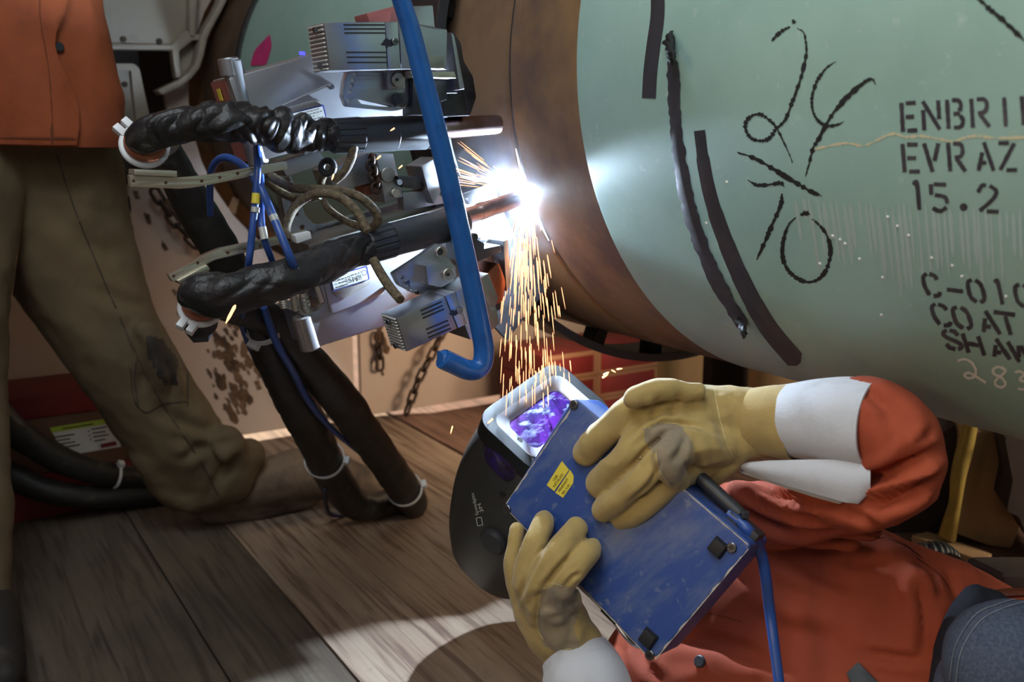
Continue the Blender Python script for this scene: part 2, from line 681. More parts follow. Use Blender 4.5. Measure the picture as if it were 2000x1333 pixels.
def mat(name, col, rough=.5, metal=0., var=None, bump=None, coat=0., spec=.5, sheen=0., emit=None, trans=0., stretch=None, var2=None, roughvar=0.):
    """col in sRGB 0..255. var: (scale, sRGB colour, low, high) mixes a second colour by noise; bump: (scale, strength, distance)"""
    m = bpy.data.materials.new(name)
    m.use_nodes = True
    nt = m.node_tree
    b = nt.nodes['Principled BSDF']
    b.inputs['Base Color'].default_value = lin(col)
    b.inputs['Roughness'].default_value = rough
    b.inputs['Metallic'].default_value = metal
    b.inputs['Specular IOR Level'].default_value = spec
    b.inputs['Coat Weight'].default_value = coat
    b.inputs['Coat Roughness'].default_value = .15
    if sheen:
        b.inputs['Sheen Weight'].default_value = sheen
        b.inputs['Sheen Roughness'].default_value = .5
    if trans: b.inputs['Transmission Weight'].default_value = trans
    if emit:
        b.inputs['Emission Color'].default_value = lin(emit[0])
        b.inputs['Emission Strength'].default_value = emit[1]
    if var or bump or roughvar:
        tc = nt.nodes.new('ShaderNodeTexCoord')
        mp = nt.nodes.new('ShaderNodeMapping')
        nt.links.new(tc.outputs['Object'], mp.inputs[0])
        if stretch:
            mp.vector_type = 'TEXTURE'
            mp.inputs['Rotation'].default_value = stretch[0]
            mp.inputs['Scale'].default_value = tuple(1 / v for v in stretch[1])
    last = None
    for v in (var, var2):
        if not v: continue
        no = nt.nodes.new('ShaderNodeTexNoise')
        no.inputs['Scale'].default_value = v[0]
        no.inputs['Detail'].default_value = 6
        no.inputs['Roughness'].default_value = .62
        nt.links.new((mp if v is var else tc).outputs['Object' if v is not var else 0], no.inputs['Vector'])
        mr = nt.nodes.new('ShaderNodeMapRange')
        mr.inputs[1].default_value = v[2]
        mr.inputs[2].default_value = v[3]
        nt.links.new(no.outputs[0], mr.inputs[0])
        mx = nt.nodes.new('ShaderNodeMix')
        mx.data_type = 'RGBA'
        if last is None: mx.inputs[6].default_value = lin(col)
        else: nt.links.new(last, mx.inputs[6])
        mx.inputs[7].default_value = lin(v[1])
        nt.links.new(mr.outputs[0], mx.inputs[0])
        last = mx.outputs[2]
        if roughvar and v is var:
            ma = nt.nodes.new('ShaderNodeMath'); ma.operation = 'MULTIPLY_ADD'
            ma.inputs[1].default_value = roughvar; ma.inputs[2].default_value = rough
            nt.links.new(mr.outputs[0], ma.inputs[0])
            nt.links.new(ma.outputs[0], b.inputs['Roughness'])
    if last is not None: nt.links.new(last, b.inputs['Base Color'])
    if bump:
        no = nt.nodes.new('ShaderNodeTexNoise')
        no.inputs['Scale'].default_value = bump[0]
        no.inputs['Detail'].default_value = 5
        nt.links.new(mp.outputs[0], no.inputs['Vector'])
        bp = nt.nodes.new('ShaderNodeBump')
        bp.inputs['Strength'].default_value = bump[1]
        bp.inputs['Distance'].default_value = bump[2] if len(bump) > 2 else .002
        nt.links.new(no.outputs[0], bp.inputs['Height'])
        nt.links.new(bp.outputs[0], b.inputs['Normal'])
    return m


RZ = YAW
M = {}
M['alu'] = mat('brushed_aluminium', (196, 198, 204), .34, 1., var=(9, (168, 168, 174), .35, .75), bump=(60, .06, .0006), stretch=((0, 0, RZ), (.06, 1, 1.)), roughvar=.12)
M['alu_dull'] = mat('worn_aluminium', (176, 174, 170), .45, 1., var=(14, (120, 114, 104), .45, .8), bump=(80, .1, .0006))
M['alu_warm'] = mat('bare_aluminium_bar', (214, 208, 192), .42, 1., bump=(90, .08, .0005))
M['steel'] = mat('dark_steel', (92, 92, 98), .4, .9, var=(18, (58, 56, 58), .4, .7), bump=(70, .1, .0006))
M['nozzle'] = mat('heat_tinted_copper_nozzle', (172, 150, 146), .28, 1., var=(16, (120, 86, 80), .4, .7), bump=(60, .1, .0006))
M['copper'] = mat('copper', (176, 110, 84), .32, 1., bump=(50, .1, .0006))
M['red_anod'] = mat('red_anodised', (176, 108, 104), .45, .4, bump=(80, .1, .0005))
M['screw'] = mat('screw_steel', (120, 120, 124), .3, 1.)
M['black'] = mat('black_plastic', (46, 48, 52), .45, bump=(120, .15, .0005), var=(20, (62, 64, 66), .62, .85))
M['rubber'] = mat('black_rubber', (24, 24, 26), .6, bump=(90, .2, .0006))
M['leather'] = mat('black_leather', (34, 32, 33), .38, var=(30, (58, 54, 48), .5, .9), bump=(230, .55, .0016), spec=.35)
M['sheath'] = mat('dusty_black_sheath', (32, 29, 26), .52, var=(26, (92, 82, 68), .58, .85), bump=(90, .45, .002))
M['blue_paint'] = mat('blue_painted_tube', (28, 92, 166), .32, coat=.3, var=(40, (20, 62, 124), .5, .8), bump=(40, .05, .0006))
M['blue_cable'] = mat('blue_cable', (44, 78, 148), .34, var=(40, (60, 80, 130), .5, .8))
M['braid'] = mat('braided_tan_sleeve', (108, 94, 70), .8, var=(160, (62, 52, 38), .4, .65), bump=(420, .9, .0015))
M['zip'] = mat('white_nylon', (222, 224, 226), .4)
M['white'] = mat('white_paint_mark', (226, 228, 222), .7)
M['yellow'] = mat('yellow_sticker', (226, 206, 70), .5)
M['ink'] = mat('black_ink', (26, 24, 26), .7)
M['label_blue'] = mat('label_blue', (40, 50, 120), .4)
M['label'] = mat('label_silver', (190, 190, 186), .4, .3)
M['band_orange'] = mat('orange_brown_band', (150, 84, 52), .6)

# pipe
M['bare'] = mat('mill_scaled_steel', (122, 96, 72), .6, .0, spec=.1, var=(6, (84, 68, 64), .42, .66), var2=(3.1, (140, 108, 70), .5, .72), bump=(130, .16, .0008), stretch=((0, 0, 0), (1, 1, 1)), roughvar=.1)
M['groove'] = mat('weld_groove_steel', (58, 52, 50), .5, .2, bump=(160, .5, .001))
M['coat'] = mat('green_epoxy_coating', (156, 188, 178), .46, var=(5, (138, 172, 162), .4, .75), var2=(70, (184, 204, 196), .62, .82), bump=(46, .10, .0012), spec=.18)
M['tape'] = mat('black_tape', (58, 56, 60), .6, spec=.2, bump=(50, .25, .001), var=(12, (80, 78, 80), .5, .8))
M['chalk'] = mat('black_crayon', (34, 34, 36), .9)
M['stencil'] = mat('black_stencil_paint', (56, 52, 60), .75, var=(30, (84, 82, 88), .45, .7))
M['drip'] = mat('pale_run_mark', (176, 200, 200), .5)
M['pink'] = mat('pink_paint', (222, 40, 128), .5, var=(30, (170, 30, 100), .5, .8))
M['cream'] = mat('cream_scratch', (206, 200, 168), .8)
M['gasket'] = mat('brown_wrapped_steel', (98, 74, 54), .6, .2, var=(8, (66, 48, 36), .4, .7), bump=(40, .3, .002))

# shelter
M['wall'] = mat('painted_wall_steel', (182, 164, 152), .55, var=(3.2, (176, 142, 116), .45, .75), bump=(12, .1, .003))
M['wall_white'] = mat('white_painted_steel', (166, 156, 140), .55, var=(6, (126, 110, 90), .5, .8), bump=(20, .2, .003))
M['grime'] = mat('dark_grime', (66, 48, 36), .9, var=(18, (110, 84, 62), .4, .6))
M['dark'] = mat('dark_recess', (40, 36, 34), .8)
M['iron'] = mat('rusty_chain_iron', (62, 50, 44), .55, .5, var=(60, (96, 66, 48), .5, .7))
M['outside'] = mat('sunlit_sand', (226, 206, 170), .9, var=(2, (200, 176, 138), .4, .7))

M['pend_blue'] = mat('worn_blue_enamel', (44, 74, 140), .42, var=(9, (104, 114, 142), .46, .74), var2=(70, (128, 134, 152), .6, .78), bump=(60, .08, .0006), stretch=((.5, .6, .4), (1, 3.5, 1)), roughvar=.12)
M['worn_edge'] = mat('worn_bare_edge', (196, 190, 176), .5, .3, var=(40, (110, 110, 124), .5, .7))
M['glove'] = mat('yellow_suede_glove', (182, 156, 94), .92, var=(16, (158, 134, 84), .4, .75), bump=(300, .3, .001), sheen=.25, var2=(7, (150, 128, 88), .55, .8))
M['glove_grey'] = mat('worn_grey_suede', (150, 134, 108), .92, var=(24, (118, 108, 96), .45, .75), bump=(260, .3, .001), sheen=.2)
M['stitch'] = mat('pale_stitching', (204, 190, 140), .8)
M['cuff'] = mat('pale_grey_split_leather', (196, 198, 204), .95, var=(22, (174, 174, 178), .5, .8), bump=(260, .3, .001), sheen=.3)
M['jacket'] = mat('red_orange_work_jacket', (164, 72, 42), .85, var=(4, (142, 58, 36), .4, .75), bump=(500, .25, .0006))
M['jacket2'] = mat('orange_work_jacket', (164, 82, 44), .85, var=(7, (132, 64, 38), .42, .7), bump=(420, .25, .0007), var2=(14, (128, 70, 44), .62, .85))
M['denim'] = mat('blue_denim', (62, 72, 92), .9, var=(300, (84, 94, 112), .4, .65), bump=(500, .4, .0006))
M['navy'] = mat('navy_webbing', (30, 34, 46), .85, bump=(300, .3, .0006))
M['pants'] = mat('dirty_brown_work_trousers', (110, 93, 67), .9, var=(5, (84, 70, 50), .4, .7), bump=(300, .3, .0008), var2=(9, (58, 48, 38), .6, .82))
M['boot'] = mat('scuffed_brown_boot', (130, 108, 88), .8, var=(10, (70, 56, 46), .4, .7), bump=(80, .3, .001))
M['boot_dark'] = mat('dark_boot', (44, 38, 34), .7, var=(14, (80, 68, 56), .5, .8), bump=(80, .3, .001))
M['helmet'] = mat('dark_grey_helmet_shell', (58, 57, 54), .4, bump=(160, .12, .0005), var=(14, (70, 68, 64), .6, .85), spec=.5)
M['bezel'] = mat('silver_visor_bezel', (190, 196, 206), .3, .6, bump=(60, .05, .0004))
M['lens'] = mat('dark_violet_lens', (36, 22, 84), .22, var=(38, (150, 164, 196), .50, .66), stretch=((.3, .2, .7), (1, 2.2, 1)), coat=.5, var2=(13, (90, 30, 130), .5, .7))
M['side_lens'] = mat('smoked_side_lens', (36, 26, 40), .08, coat=.6, var=(16, (52, 34, 110), .5, .7))
M['carton_red'] = mat('red_carton', (132, 40, 38), .6, var=(6, (104, 32, 34), .4, .75), bump=(30, .1, .001))
M['carton_brown'] = mat('brown_carton', (110, 80, 62), .75, var=(6, (92, 66, 52), .4, .75))
M['tape_tan'] = mat('tan_packing_tape', (150, 110, 84), .5)
M['lime'] = mat('lime_print', (176, 200, 70), .6)
M['paper'] = mat('white_paper_label', (214, 212, 206), .6)
M['timber'] = mat('rough_timber', (178, 148, 110), .75, var=(5, (146, 116, 84), .4, .7), bump=(30, .4, .002), stretch=((0, 0, .2), (1, 1, .2)))
M['sling'] = mat('yellow_webbing', (170, 146, 70), .85, var=(12, (130, 110, 60), .4, .7), bump=(200, .3, .001))
M['dark_cloth'] = mat('dark_brown_cloth', (58, 46, 44), .9, var=(8, (40, 32, 32), .4, .7), bump=(60, .4, .002))
M['skin'] = mat('skin', (196, 148, 120), .55)
M['frame_dark'] = mat('matt_black_visor_frame', (34, 36, 37), .5, spec=.3, bump=(160, .12, .0005))
M['fin'] = mat('anodised_fin', (196, 196, 194), .45, .35)

# ================================================================ floor: plywood sheets on a dark sub-floor
sa, sb = FL(442, 1030), FL(701, 1333)
SD = (sb - sa) / np.linalg.norm(sb - sa)            # seam direction
SN = np.array([-SD[1], SD[0], 0])
if SN[0] < 0: SN = -SN                              # to the right
SANG = math.atan2(SD[1], SD[0])


def wood(name, c1, c2, c3, dirt):
    m = mat(name, c1, .62, var=(2.6, c2, .35, .7), bump=(9, .5, .003), stretch=((0, 0, SANG), (.7, 11, 1)))
    nt = m.node_tree
    b = nt.nodes['Principled BSDF']
    src = b.inputs['Base Color'].links[0].from_socket
    tc = [n for n in nt.nodes if n.type == 'TEX_COORD'][0]
    mp2 = nt.nodes.new('ShaderNodeMapping')
    mp2.vector_type = 'TEXTURE'
    mp2.inputs['Rotation'].default_value = (0, 0, SANG)
    mp2.inputs['Scale'].default_value = (1 / 1.2, 1 / 24, 1)
    nt.links.new(tc.outputs['Object'], mp2.inputs[0])
    last = src
    for vec, sc, col, lo, hi, amt in ((mp2.outputs[0], 3.2, c3, .48, .64, .9), (tc.outputs['Object'], 2.2, dirt, .48, .72, .55), (tc.outputs['Object'], 22, dirt, .6, .8, .5)):
        no = nt.nodes.new('ShaderNodeTexNoise'); no.inputs['Scale'].default_value = sc; no.inputs['Detail'].default_value = 8
        no.inputs['Distortion'].default_value = .6
        nt.links.new(vec, no.inputs['Vector'])
        mr = nt.nodes.new('ShaderNodeMapRange'); mr.inputs[1].default_value = lo; mr.inputs[2].default_value = hi; mr.inputs[4].default_value = amt
        nt.links.new(no.outputs[0], mr.inputs[0])
        mx = nt.nodes.new('ShaderNodeMix'); mx.data_type = 'RGBA'
        nt.links.new(mr.outputs[0], mx.inputs[0]); nt.links.new(last, mx.inputs[6]); mx.inputs[7].default_value = lin(col)
        last = mx.outputs[2]
    nt.links.new(last, b.inputs['Base Color'])
    return m


M['ply'] = wood('weathered_plywood', (160, 140, 120), (138, 114, 96), (96, 72, 60), (112, 98, 86))
M['ply_dirty'] = wood('dirty_plywood', (104, 92, 78), (88, 76, 64), (70, 58, 48), (62, 54, 46))
M['ply_red'] = wood('reddish_plank', (150, 116, 100), (122, 92, 80), (92, 66, 56), (100, 80, 70))
q0 = SN @ sa
offs = []
for x, y in ((300, 1090), (442, 1030), (787, 824), (2100, 1000)):
    offs.append(SN @ FL(x, y))
oL, oM, oR, oE = (o - q0 for o in offs)
# strips between seams: (from, to, material)
strips = [(-2.6, oL - .002, 0), (oL + .002, -.0025, 0), (.0025, oR - .006, 1), (oR + .006, oR + .62, 2), (oR + .628, 3.2, 2)]
V, Fc, mids = [], [], []
for a, b, mi in strips:
    c = sa + SN * (a + b) / 2 - np.array([0, 0, .006])
    v, f = box_vf(c, SN * (b - a) / 2, SD * 4.5, ZZ * .006)
    k = len(V); V += v; Fc += [tuple(i + k for i in q) for q in f]; mids += [mi] * 6
v, f = box_vf(sa - ZZ * .05, SN * 3.4, SD * 4.6, ZZ * .03)
k = len(V); V += v; Fc += [tuple(i + k for i in q) for q in f]; mids += [3] * 6
o = mesh('floor', V, Fc, [M['ply_dirty'], M['ply'], M['ply_red'], M['dark']], None, False, mids)
tag(o, 'worn plywood sheet floor of the shelter', 'floor', kind='structure')

# ================================================================ back wall, square to the pipe
TW = 2.73


def WP(a, z, t=TW): return PC * np.array([1, 1, 0]) + AX * t + NN * a + ZZ * z


def wa(x, y, t=TW):
    q = PT(x, y, t)
    return (q - PC) @ NN, q[2]


def wrect(a0, a1, z0, z1, t=TW): return [WP(a0, z0, t), WP(a1, z0, t), WP(a1, z1, t), WP(a0, z1, t)]


hole = [WP(.5 * math.cos(2 * PI * k / 40), PC[2] + .5 * math.sin(2 * PI * k / 40)) for k in range(40)]
dark_open = [PT(x, y, TW) for x, y in ((150, 97), (336, 97), (347, 151), (322, 182), (330, 250), (150, 250))]
s1 = wa(695, 640); s1b = wa(695, 795)
slit = wrect(s1[0] - .012, s1[0] + .012, s1b[1], s1[1] + .05)
s2 = wa(1045, 660); s2b = wa(1045, 745)
slit2 = wrect(s2[0] - .007, s2[0] + .007, s2b[1], s2[1] + .02)
o = extrude('wall_back', wrect(-1.7, 3.2, .022, 3.5), [hole, dark_open, slit, slit2], AX * .02, M['wall'], None, bev=0)
tag(o, 'painted steel back wall of the shelter with the pipe passing through', 'wall', kind='structure')
# added dark sheet standing in for shaded depth behind the openings, also stops the sun
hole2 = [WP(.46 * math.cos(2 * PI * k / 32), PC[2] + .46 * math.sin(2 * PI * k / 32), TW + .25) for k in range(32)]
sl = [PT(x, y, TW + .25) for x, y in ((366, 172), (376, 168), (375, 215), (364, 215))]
o = extrude('wall_shade_backing', wrect(-1.6, 1.0, .45, 1.9, TW + .25), [hole2, sl], AX * .02, M['dark'], None, bev=0)
tag(o, 'added dark backing standing in for the shade behind the wall opening', 'wall', kind='structure')
o = extrude('wall_right', [WP(3.2, .0, TW), WP(3.2, 0, -1.2), WP(3.2, 2.6, -1.2), WP(3.2, 2.6, TW)], [], NN * .02, M['gasket'], None, bev=0)
tag(o, 'brown side wall beyond the pipe', 'wall', kind='structure')
o = extrude('wall_left', [WP(-1.7, .0, TW), WP(-1.7, 0, .6), WP(-1.7, 3.5, .6), WP(-1.7, 3.5, TW)], [], -NN * .02, M['wall'], None, bev=0)
tag(o, 'painted steel side wall of the shelter', 'wall', kind='structure')
o = mesh('ground_outside', [WP(-4, -.09, TW + .03), WP(4, -.09, TW + .03), WP(4, -.09, TW + 5), WP(-4, -.09, TW + 5)], [(0, 1, 2, 3)], M['outside'])
tag(o, 'sunlit sand outside the shelter', 'ground', kind='structure')

# grime blotches on the wall (each blotch a stain with its own edge)
mb = MB()


def stain(cx, cy, rx, ry, n, seed):
    r_ = random.Random(seed)
    for i in range(n):
        x, y = r_.gauss(cx, rx), r_.gauss(cy, ry)
        s = abs(r_.gauss(0, 1)) * 5 + 1.5
        k = 11
        ph = r_.random() * 6
        pts = []
        for j in range(k):
            a = 2 * PI * j / k
            rr = s * (.6 + .7 * r_.random())
            pts.append((x + rr * math.cos(a) * .8 + rr * .5 * math.sin(a), y + rr * math.sin(a) * 1.5))
        mb.add([PT(u, v, TW - .0015 - .00001 * i) for u, v in pts], [tuple(range(k))])


stain(470, 690, 26, 34, 70, 1)
stain(505, 660, 18, 20, 30, 2)
stain(440, 760, 20, 30, 26, 3)
stain(390, 600, 30, 30, 22, 4)
stain(475, 790, 10, 22, 12, 6)
stain(740, 690, 6, 26, 12, 5)
stain(310, 380, 30, 40, 10, 8)
o = mb.build('trim_grime', M['grime'])
tag(o, 'dark grime blotches on the back wall', 'stain', kind='stuff')

# cast frame bars and panels bolted round the pipe opening
fr = thing('wall_opening_frame', PT(330, 200, TW), 'white cast steel frame of ribs round the wall opening, behind the orange jacket', 'frame')
T1 = TW - .012
plate('panel', [(150, -60), (366, -60), (364, 62), (336, 92), (150, 90)], T1, .012, M['wall_white'], fr, r=3, bev=.002)
plate('rib', [(150, 84), (336, 88), (365, 58), (370, 66), (340, 98), (150, 96)], T1 - .03, .03, M['wall_white'], fr, bev=.003)
plate('rib', [(371, -60), (388, -60), (382, 72), (370, 70)], T1 - .035, .045, M['wall_white'], fr, bev=.004)
oc = [(436, -60), (431, 0), (420, 23), (402, 52), (393, 71), (387, 105), (381, 126), (368, 143), (347, 158), (307, 176)]
ic = [(318, 186), (353, 168), (374, 153), (390, 133), (398, 109), (405, 75), (413, 57), (431, 25), (443, 0), (450, -60)]
plate('curved_rib', oc + ic, T1 - .05, .06, M['wall_white'], fr, bev=.004)
plate('rib', [(366, 64), (392, 68), (394, 78), (376, 79), (350, 100), (354, 150), (344, 152), (336, 96)], T1 - .03, .04, M['wall_white'], fr, bev=.003)
plate('web', [(374, 76), (392, 76), (384, 120), (372, 140), (352, 150), (350, 102)], T1 + .01, .01, M['wall_white'], fr, bev=.001)
for x, y in ((240, 77), (310, 81)): knob('bolt', x, y, 5.5, T1, .012, M['iron'], fr, 12)
pl = thing('wall_bracket', PT(255, 320, TW), 'pale grey recessed bracket plate on the back wall beside the orange jacket hem', 'bracket')
plate('plate', [(205, 124), (262, 124), (273, 134), (300, 262), (316, 330), (205, 330)], T1 - .03, .028, M['wall_white'], pl, bev=.006, r=5,
      holes=[[(232, 138), (256, 138), (266, 240), (236, 240)]])
plate('recess', [(230, 136), (258, 136), (270, 244), (233, 244)], T1 - .01, .008, M['wall_white'], pl, bev=0)
knob('bolt', 243, 165, 5.5, T1 - .01, .01, M['iron'], pl, 12)

# ================================================================ the pipe: two lengths meeting at the weld
TS = 1.215
TE = 1.052                                          # where the coating starts on the right length
NR = 160


def ring_surf(name, prof, m, parent, smooth=.6):
    """prof: (t, radius) closed outline swept round the pipe axis"""
    V, Fc = [], []
    k = len(prof)
    for i in range(NR):
        th = 2 * PI * i / NR
        V += [pipe_pt(t, th, r) for t, r in prof]
    for i in range(NR):
        j = (i + 1) % NR
        for a in range(k):
            b = (a + 1) % k
            Fc.append((i * k + a, j * k + a, j * k + b, i * k + b))
    return mesh(name, V, Fc, m, parent, smooth=smooth)


TEND = 3.4
pa = thing('pipeline_pipe', pipe_pt(TEND, -PI / 2, PR), 'far green coated pipe length running left of the weld into the wall', 'pipe', 'pipe lengths')
ring_surf('steel_body', [(TS + .0045, PR - .006), (TS + .0075, PR), (TEND, PR), (TEND, PR - .0152), (TS + .0045, PR - .0152)], M['bare'], pa)
ring_surf('coating', [(1.40, PR - .001), (1.402, PR + .0012), (2.47, PR + .0012), (2.47, PR - .001)], M['coat'], pa)
ring_surf('wrap', [(2.46, PR), (2.462, PR + .006), (2.72, PR + .006), (2.72, PR)], M['gasket'], pa)
ring_surf('black_edge_band', [(2.435, PR), (2.437, PR + .008), (2.462, PR + .008), (2.464, PR)], M['rubber'], pa)
mb = MB()
mb.add([SP(x, y, .0022) for x, y in rnd([(527, 66), (531, 90), (520, 127), (488, 129), (497, 98)], 6, 3)], [tuple(range(20))])
mb.build('pink_mark', M['pink'], pa)

pb = thing('pipeline_pipe', pipe_pt(-1.2, -PI / 2, PR), 'near green coated pipe length with stencilled lettering and crayon numbers', 'pipe', 'pipe lengths')
ring_surf('steel_body', [(TS - .0045, PR - .006), (TS - .0075, PR), (-1.2, PR), (-1.2, PR - .0152), (TS - .0045, PR - .0152)], M['bare'], pb)
ring_surf('coating', [(TE, PR - .001), (TE - .001, PR + .0006), (TE - .006, PR + .0014), (-1.2, PR + .0014), (-1.2, PR - .001)], M['coat'], pb)
OFF = .0014
# finished weld bead filling the groove
V, Fc = [], []
wb = thing('weld_bead', pipe_pt(TS, -PI / 2, PR - .006), 'dark narrow weld seam ring between the two pipe lengths', 'weld seam')
ring_surf('root_bead', [(TS - .0042, PR - .009), (TS - .0042, PR - .005), (TS - .002, PR - .0032), (TS, PR - .0026), (TS + .002, PR - .0032), (TS + .0042, PR - .005), (TS + .0042, PR - .009)], M['groove'], wb)


def pipe_strip(name, px, w, m, parent, off, th, wj=0., n=8):
    """a raised strip on the pipe: px centre line and px width, thickness th"""
    pts = catmull(px, n)
    V, Fc = [], []
    for i, p in enumerate(pts):
        a, b = pts[max(i - 1, 0)], pts[min(i + 1, len(pts) - 1)]
        t = (b - a) / np.linalg.norm(b - a)
        q = np.array([-t[1], t[0]])
        ww = (w[min(int(i / (len(pts) - 1) * (len(w) - 1)), len(w) - 1)] if hasattr(w, '__len__') else w) / 2
        j1, j2 = 1 + wj * (rng.random() - .5), 1 + wj * (rng.random() - .5)
        A, B = p + q * ww * j1, p - q * ww * j2
        V += [SP(*A, off), SP(*A, off + th * .8), SP(*p, off + th * (1 + wj * rng.random())), SP(*B, off + th * .8), SP(*B, off)]
        if i:
            k = 5 * i
            for s in range(4): Fc.append((k - 5 + s, k - 4 + s, k + 1 + s, k + s))
    Fc.append((0, 1, 2, 3, 4)); Fc.append(tuple(len(V) - 5 + s for s in (4, 3, 2, 1, 0)))
    return mesh(name, V, Fc, m, parent, smooth=.8)


o = pipe_strip('tape_strip', [(1284, -30), (1284, 30), (1276, 90), (1270, 140), (1267, 192)], 27, M['tape'], None, OFF, .0007)
tag(o, 'short strip of black tape at the top, leftmost of three on the green pipe', 'tape', 'tape strips on the pipe')
o = pipe_strip('tape_strip', [(1312, 70), (1314, 130), (1318, 220), (1327, 310), (1345, 400), (1370, 480), (1405, 560), (1452, 642)], [12, 24, 22, 26, 28, 28, 28, 24, 14], M['tape'], None, OFF, .002, .35, 10)
tag(o, 'long ragged black tape strip with torn ends, middle of three on the pipe', 'tape', 'tape strips on the pipe')
for ch in ([(1308, 66), (1310, 90), (1312, 120)], [(1440, 625), (1450, 640), (1452, 655)], [(1300, 80), (1308, 96), (1310, 110)]):
    V, Fc = tube_vf([SP(x, y, .006 + .004 * k) for k, (x, y) in enumerate(catmull(ch, 4))], .0035, 8, True, lambda i, s, th: .6 * math.sin(i * 2.1 + th * 2))
    mesh('torn_end', V, Fc, M['rubber'], o, smooth=.9)
o = pipe_strip('tape_strip', [(1366, 255), (1376, 330), (1392, 400), (1420, 480), (1455, 560), (1500, 640), (1560, 712)], [22, 26, 27, 30, 32, 34, 36, 36, 10], M['tape'], None, OFF, .0007)
tag(o, 'long curved black tape strip nearest the crayon numbers on the green pipe', 'tape', 'tape strips on the pipe')

mb = MB()
for px, w in (([(1507, 80), (1525, 62), (1543, 52)], 7), ([(1548, 38), (1552, 46)], 8), ([(1557, 55), (1570, 65), (1575, 95), (1570, 130), (1560, 165), (1545, 205), (1533, 235), (1515, 253), (1505, 268), (1490, 275), (1470, 272), (1458, 258), (1456, 243), (1463, 230), (1480, 223), (1497, 230), (1515, 248), (1532, 280), (1548, 318)], 7),
              ([(1632, 120), (1612, 135), (1595, 160), (1586, 190), (1587, 215), (1597, 235), (1615, 246), (1635, 244), (1648, 237)], 6),
              ([(1710, 165), (1704, 155), (1692, 158), (1665, 178), (1640, 205), (1618, 235), (1600, 270), (1588, 290), (1580, 320), (1573, 345)], 7),
              ([(1692, 158), (1660, 184), (1632, 218)], 9),
              ([(1440, 298), (1475, 310), (1510, 330), (1550, 355), (1585, 375), (1605, 383)], 8), ([(1460, 352), (1480, 362), (1510, 360), (1525, 358), (1532, 366)], 7),
              ([(1527, 378), (1525, 400), (1510, 435), (1495, 470), (1478, 508)], 8),
              ([(1555, 425), (1540, 440), (1529, 475), (1530, 510), (1545, 535), (1570, 550), (1595, 548), (1615, 525), (1622, 490), (1615, 460), (1600, 440), (1586, 428)], 7), ([(1563, 421), (1572, 417), (1582, 419)], 8),
              ([(1900, -15), (1930, 15), (1965, 45), (2010, 88)], 9)):
    if px[0] == (1900, -15): mb.build('crayon_writing', M['chalk'], pb); mb = MB()
    mb.add(*ribbon_vf(px, w, SP, OFF + .0004, 8, .55, True))
mb.build('crayon_line', M['chalk'], pb)
def stline(chars, boxes, shear, h, w, slope, dot=None):
    mb = MB()
    for ch, (x0, x1, y0) in zip(chars, boxes):
        ww = x1 - x0
        glyph_vf(mb, ch, ((x0, y0), (x1, y0 + slope * ww), (x0 + shear * h, y0 + h)), w, SP, OFF + .0003)
    if dot: mb.add([SP(dot[0] + 8 * math.cos(a), dot[1] + 8 * math.sin(a), OFF + .0003) for a in np.linspace(0, 6.1, 14)], [tuple(range(14))])
    mb.build('stencil_lettering', M['stencil'], pb)


stline('ENBRID', ((1757, 1790, 201), (1799, 1835, 198), (1846, 1880, 195), (1893, 1931, 193), (1946, 1976, 191), (1992, 2030, 188)), .06, 57, 8.5, -.06)
stline('EVRAZ', ((1759, 1794, 281), (1803, 1834, 280), (1848, 1883, 279), (1905, 1938, 278), (1946, 1984, 278)), .08, 56, 8.5, 0)
stline('152', ((1776, 1800, 356), (1812, 1850, 358), (1904, 1948, 360)), .1, 54, 8.5, .04, (1882, 405))
stline('C-010', ((1796, 1830, 532), (1844, 1876, 543), (1884, 1918, 544), (1936, 1956, 548), (1976, 2012, 553)), .22, 46, 8.5, .12)
stline('COAT', ((1812, 1848, 591), (1854, 1890, 597), (1906, 1942, 605), (1940, 1982, 608)), .3, 44, 8.5, .14)
stline('SHAW', ((1836, 1872, 642), (1876, 1914, 651), (1928, 1962, 659), (1968, 2012, 668)), .32, 38, 8.5, .18)
mb = MB()
for px in ([(1870, 705), (1884, 702), (1898, 709), (1906, 724), (1902, 737), (1890, 739), (1884, 732), (1894, 729), (1910, 738), (1926, 748)],
           [(1962, 722), (1950, 717), (1940, 722), (1942, 731), (1956, 738), (1964, 750), (1956, 757), (1944, 752), (1946, 742), (1958, 732), (1964, 724), (1956, 717)],
           [(1982, 728), (1992, 726), (2000, 732), (1992, 742), (2004, 748), (2002, 760), (1988, 760)]):
    mb.add(*ribbon_vf(px, 5, SP, OFF + .0004, 6, .2))
mb.build('white_numbers', M['white'], pb)
mb = MB()
for px, w in (([(1590, 292), (1650, 280), (1690, 284), (1740, 262), (1770, 268), (1800, 266), (1835, 272), (1862, 276), (1900, 266), (1950, 270), (2010, 268)], 4),):
    mb.add(*ribbon_vf(px, w, SP, OFF + .0003, 10, .9))
mb.build('cream_scratch', M['cream'], pb)
mb = MB()
r_ = random.Random(3)
for i in range(34):
    x = 1555 + i * 13.2 + r_.uniform(-4, 4)
    y0 = 388 + (x - 1555) * .05 + r_.uniform(-3, 6)
    L = r_.uniform(50, 190) if x > 1700 else r_.uniform(40, 150)
    dx = L * .12 * (1.3 - (x - 1555) / 450)
    mb.add(*ribbon_vf([(x, y0), (x + dx * .5, y0 + L * .5), (x + dx, y0 + L)], r_.uniform(5, 9), SP, OFF + .0002, 5, .15, True))
mb.build('run_marks', M['drip'], pb)['kind'] = 'stuff'
mb = MB()
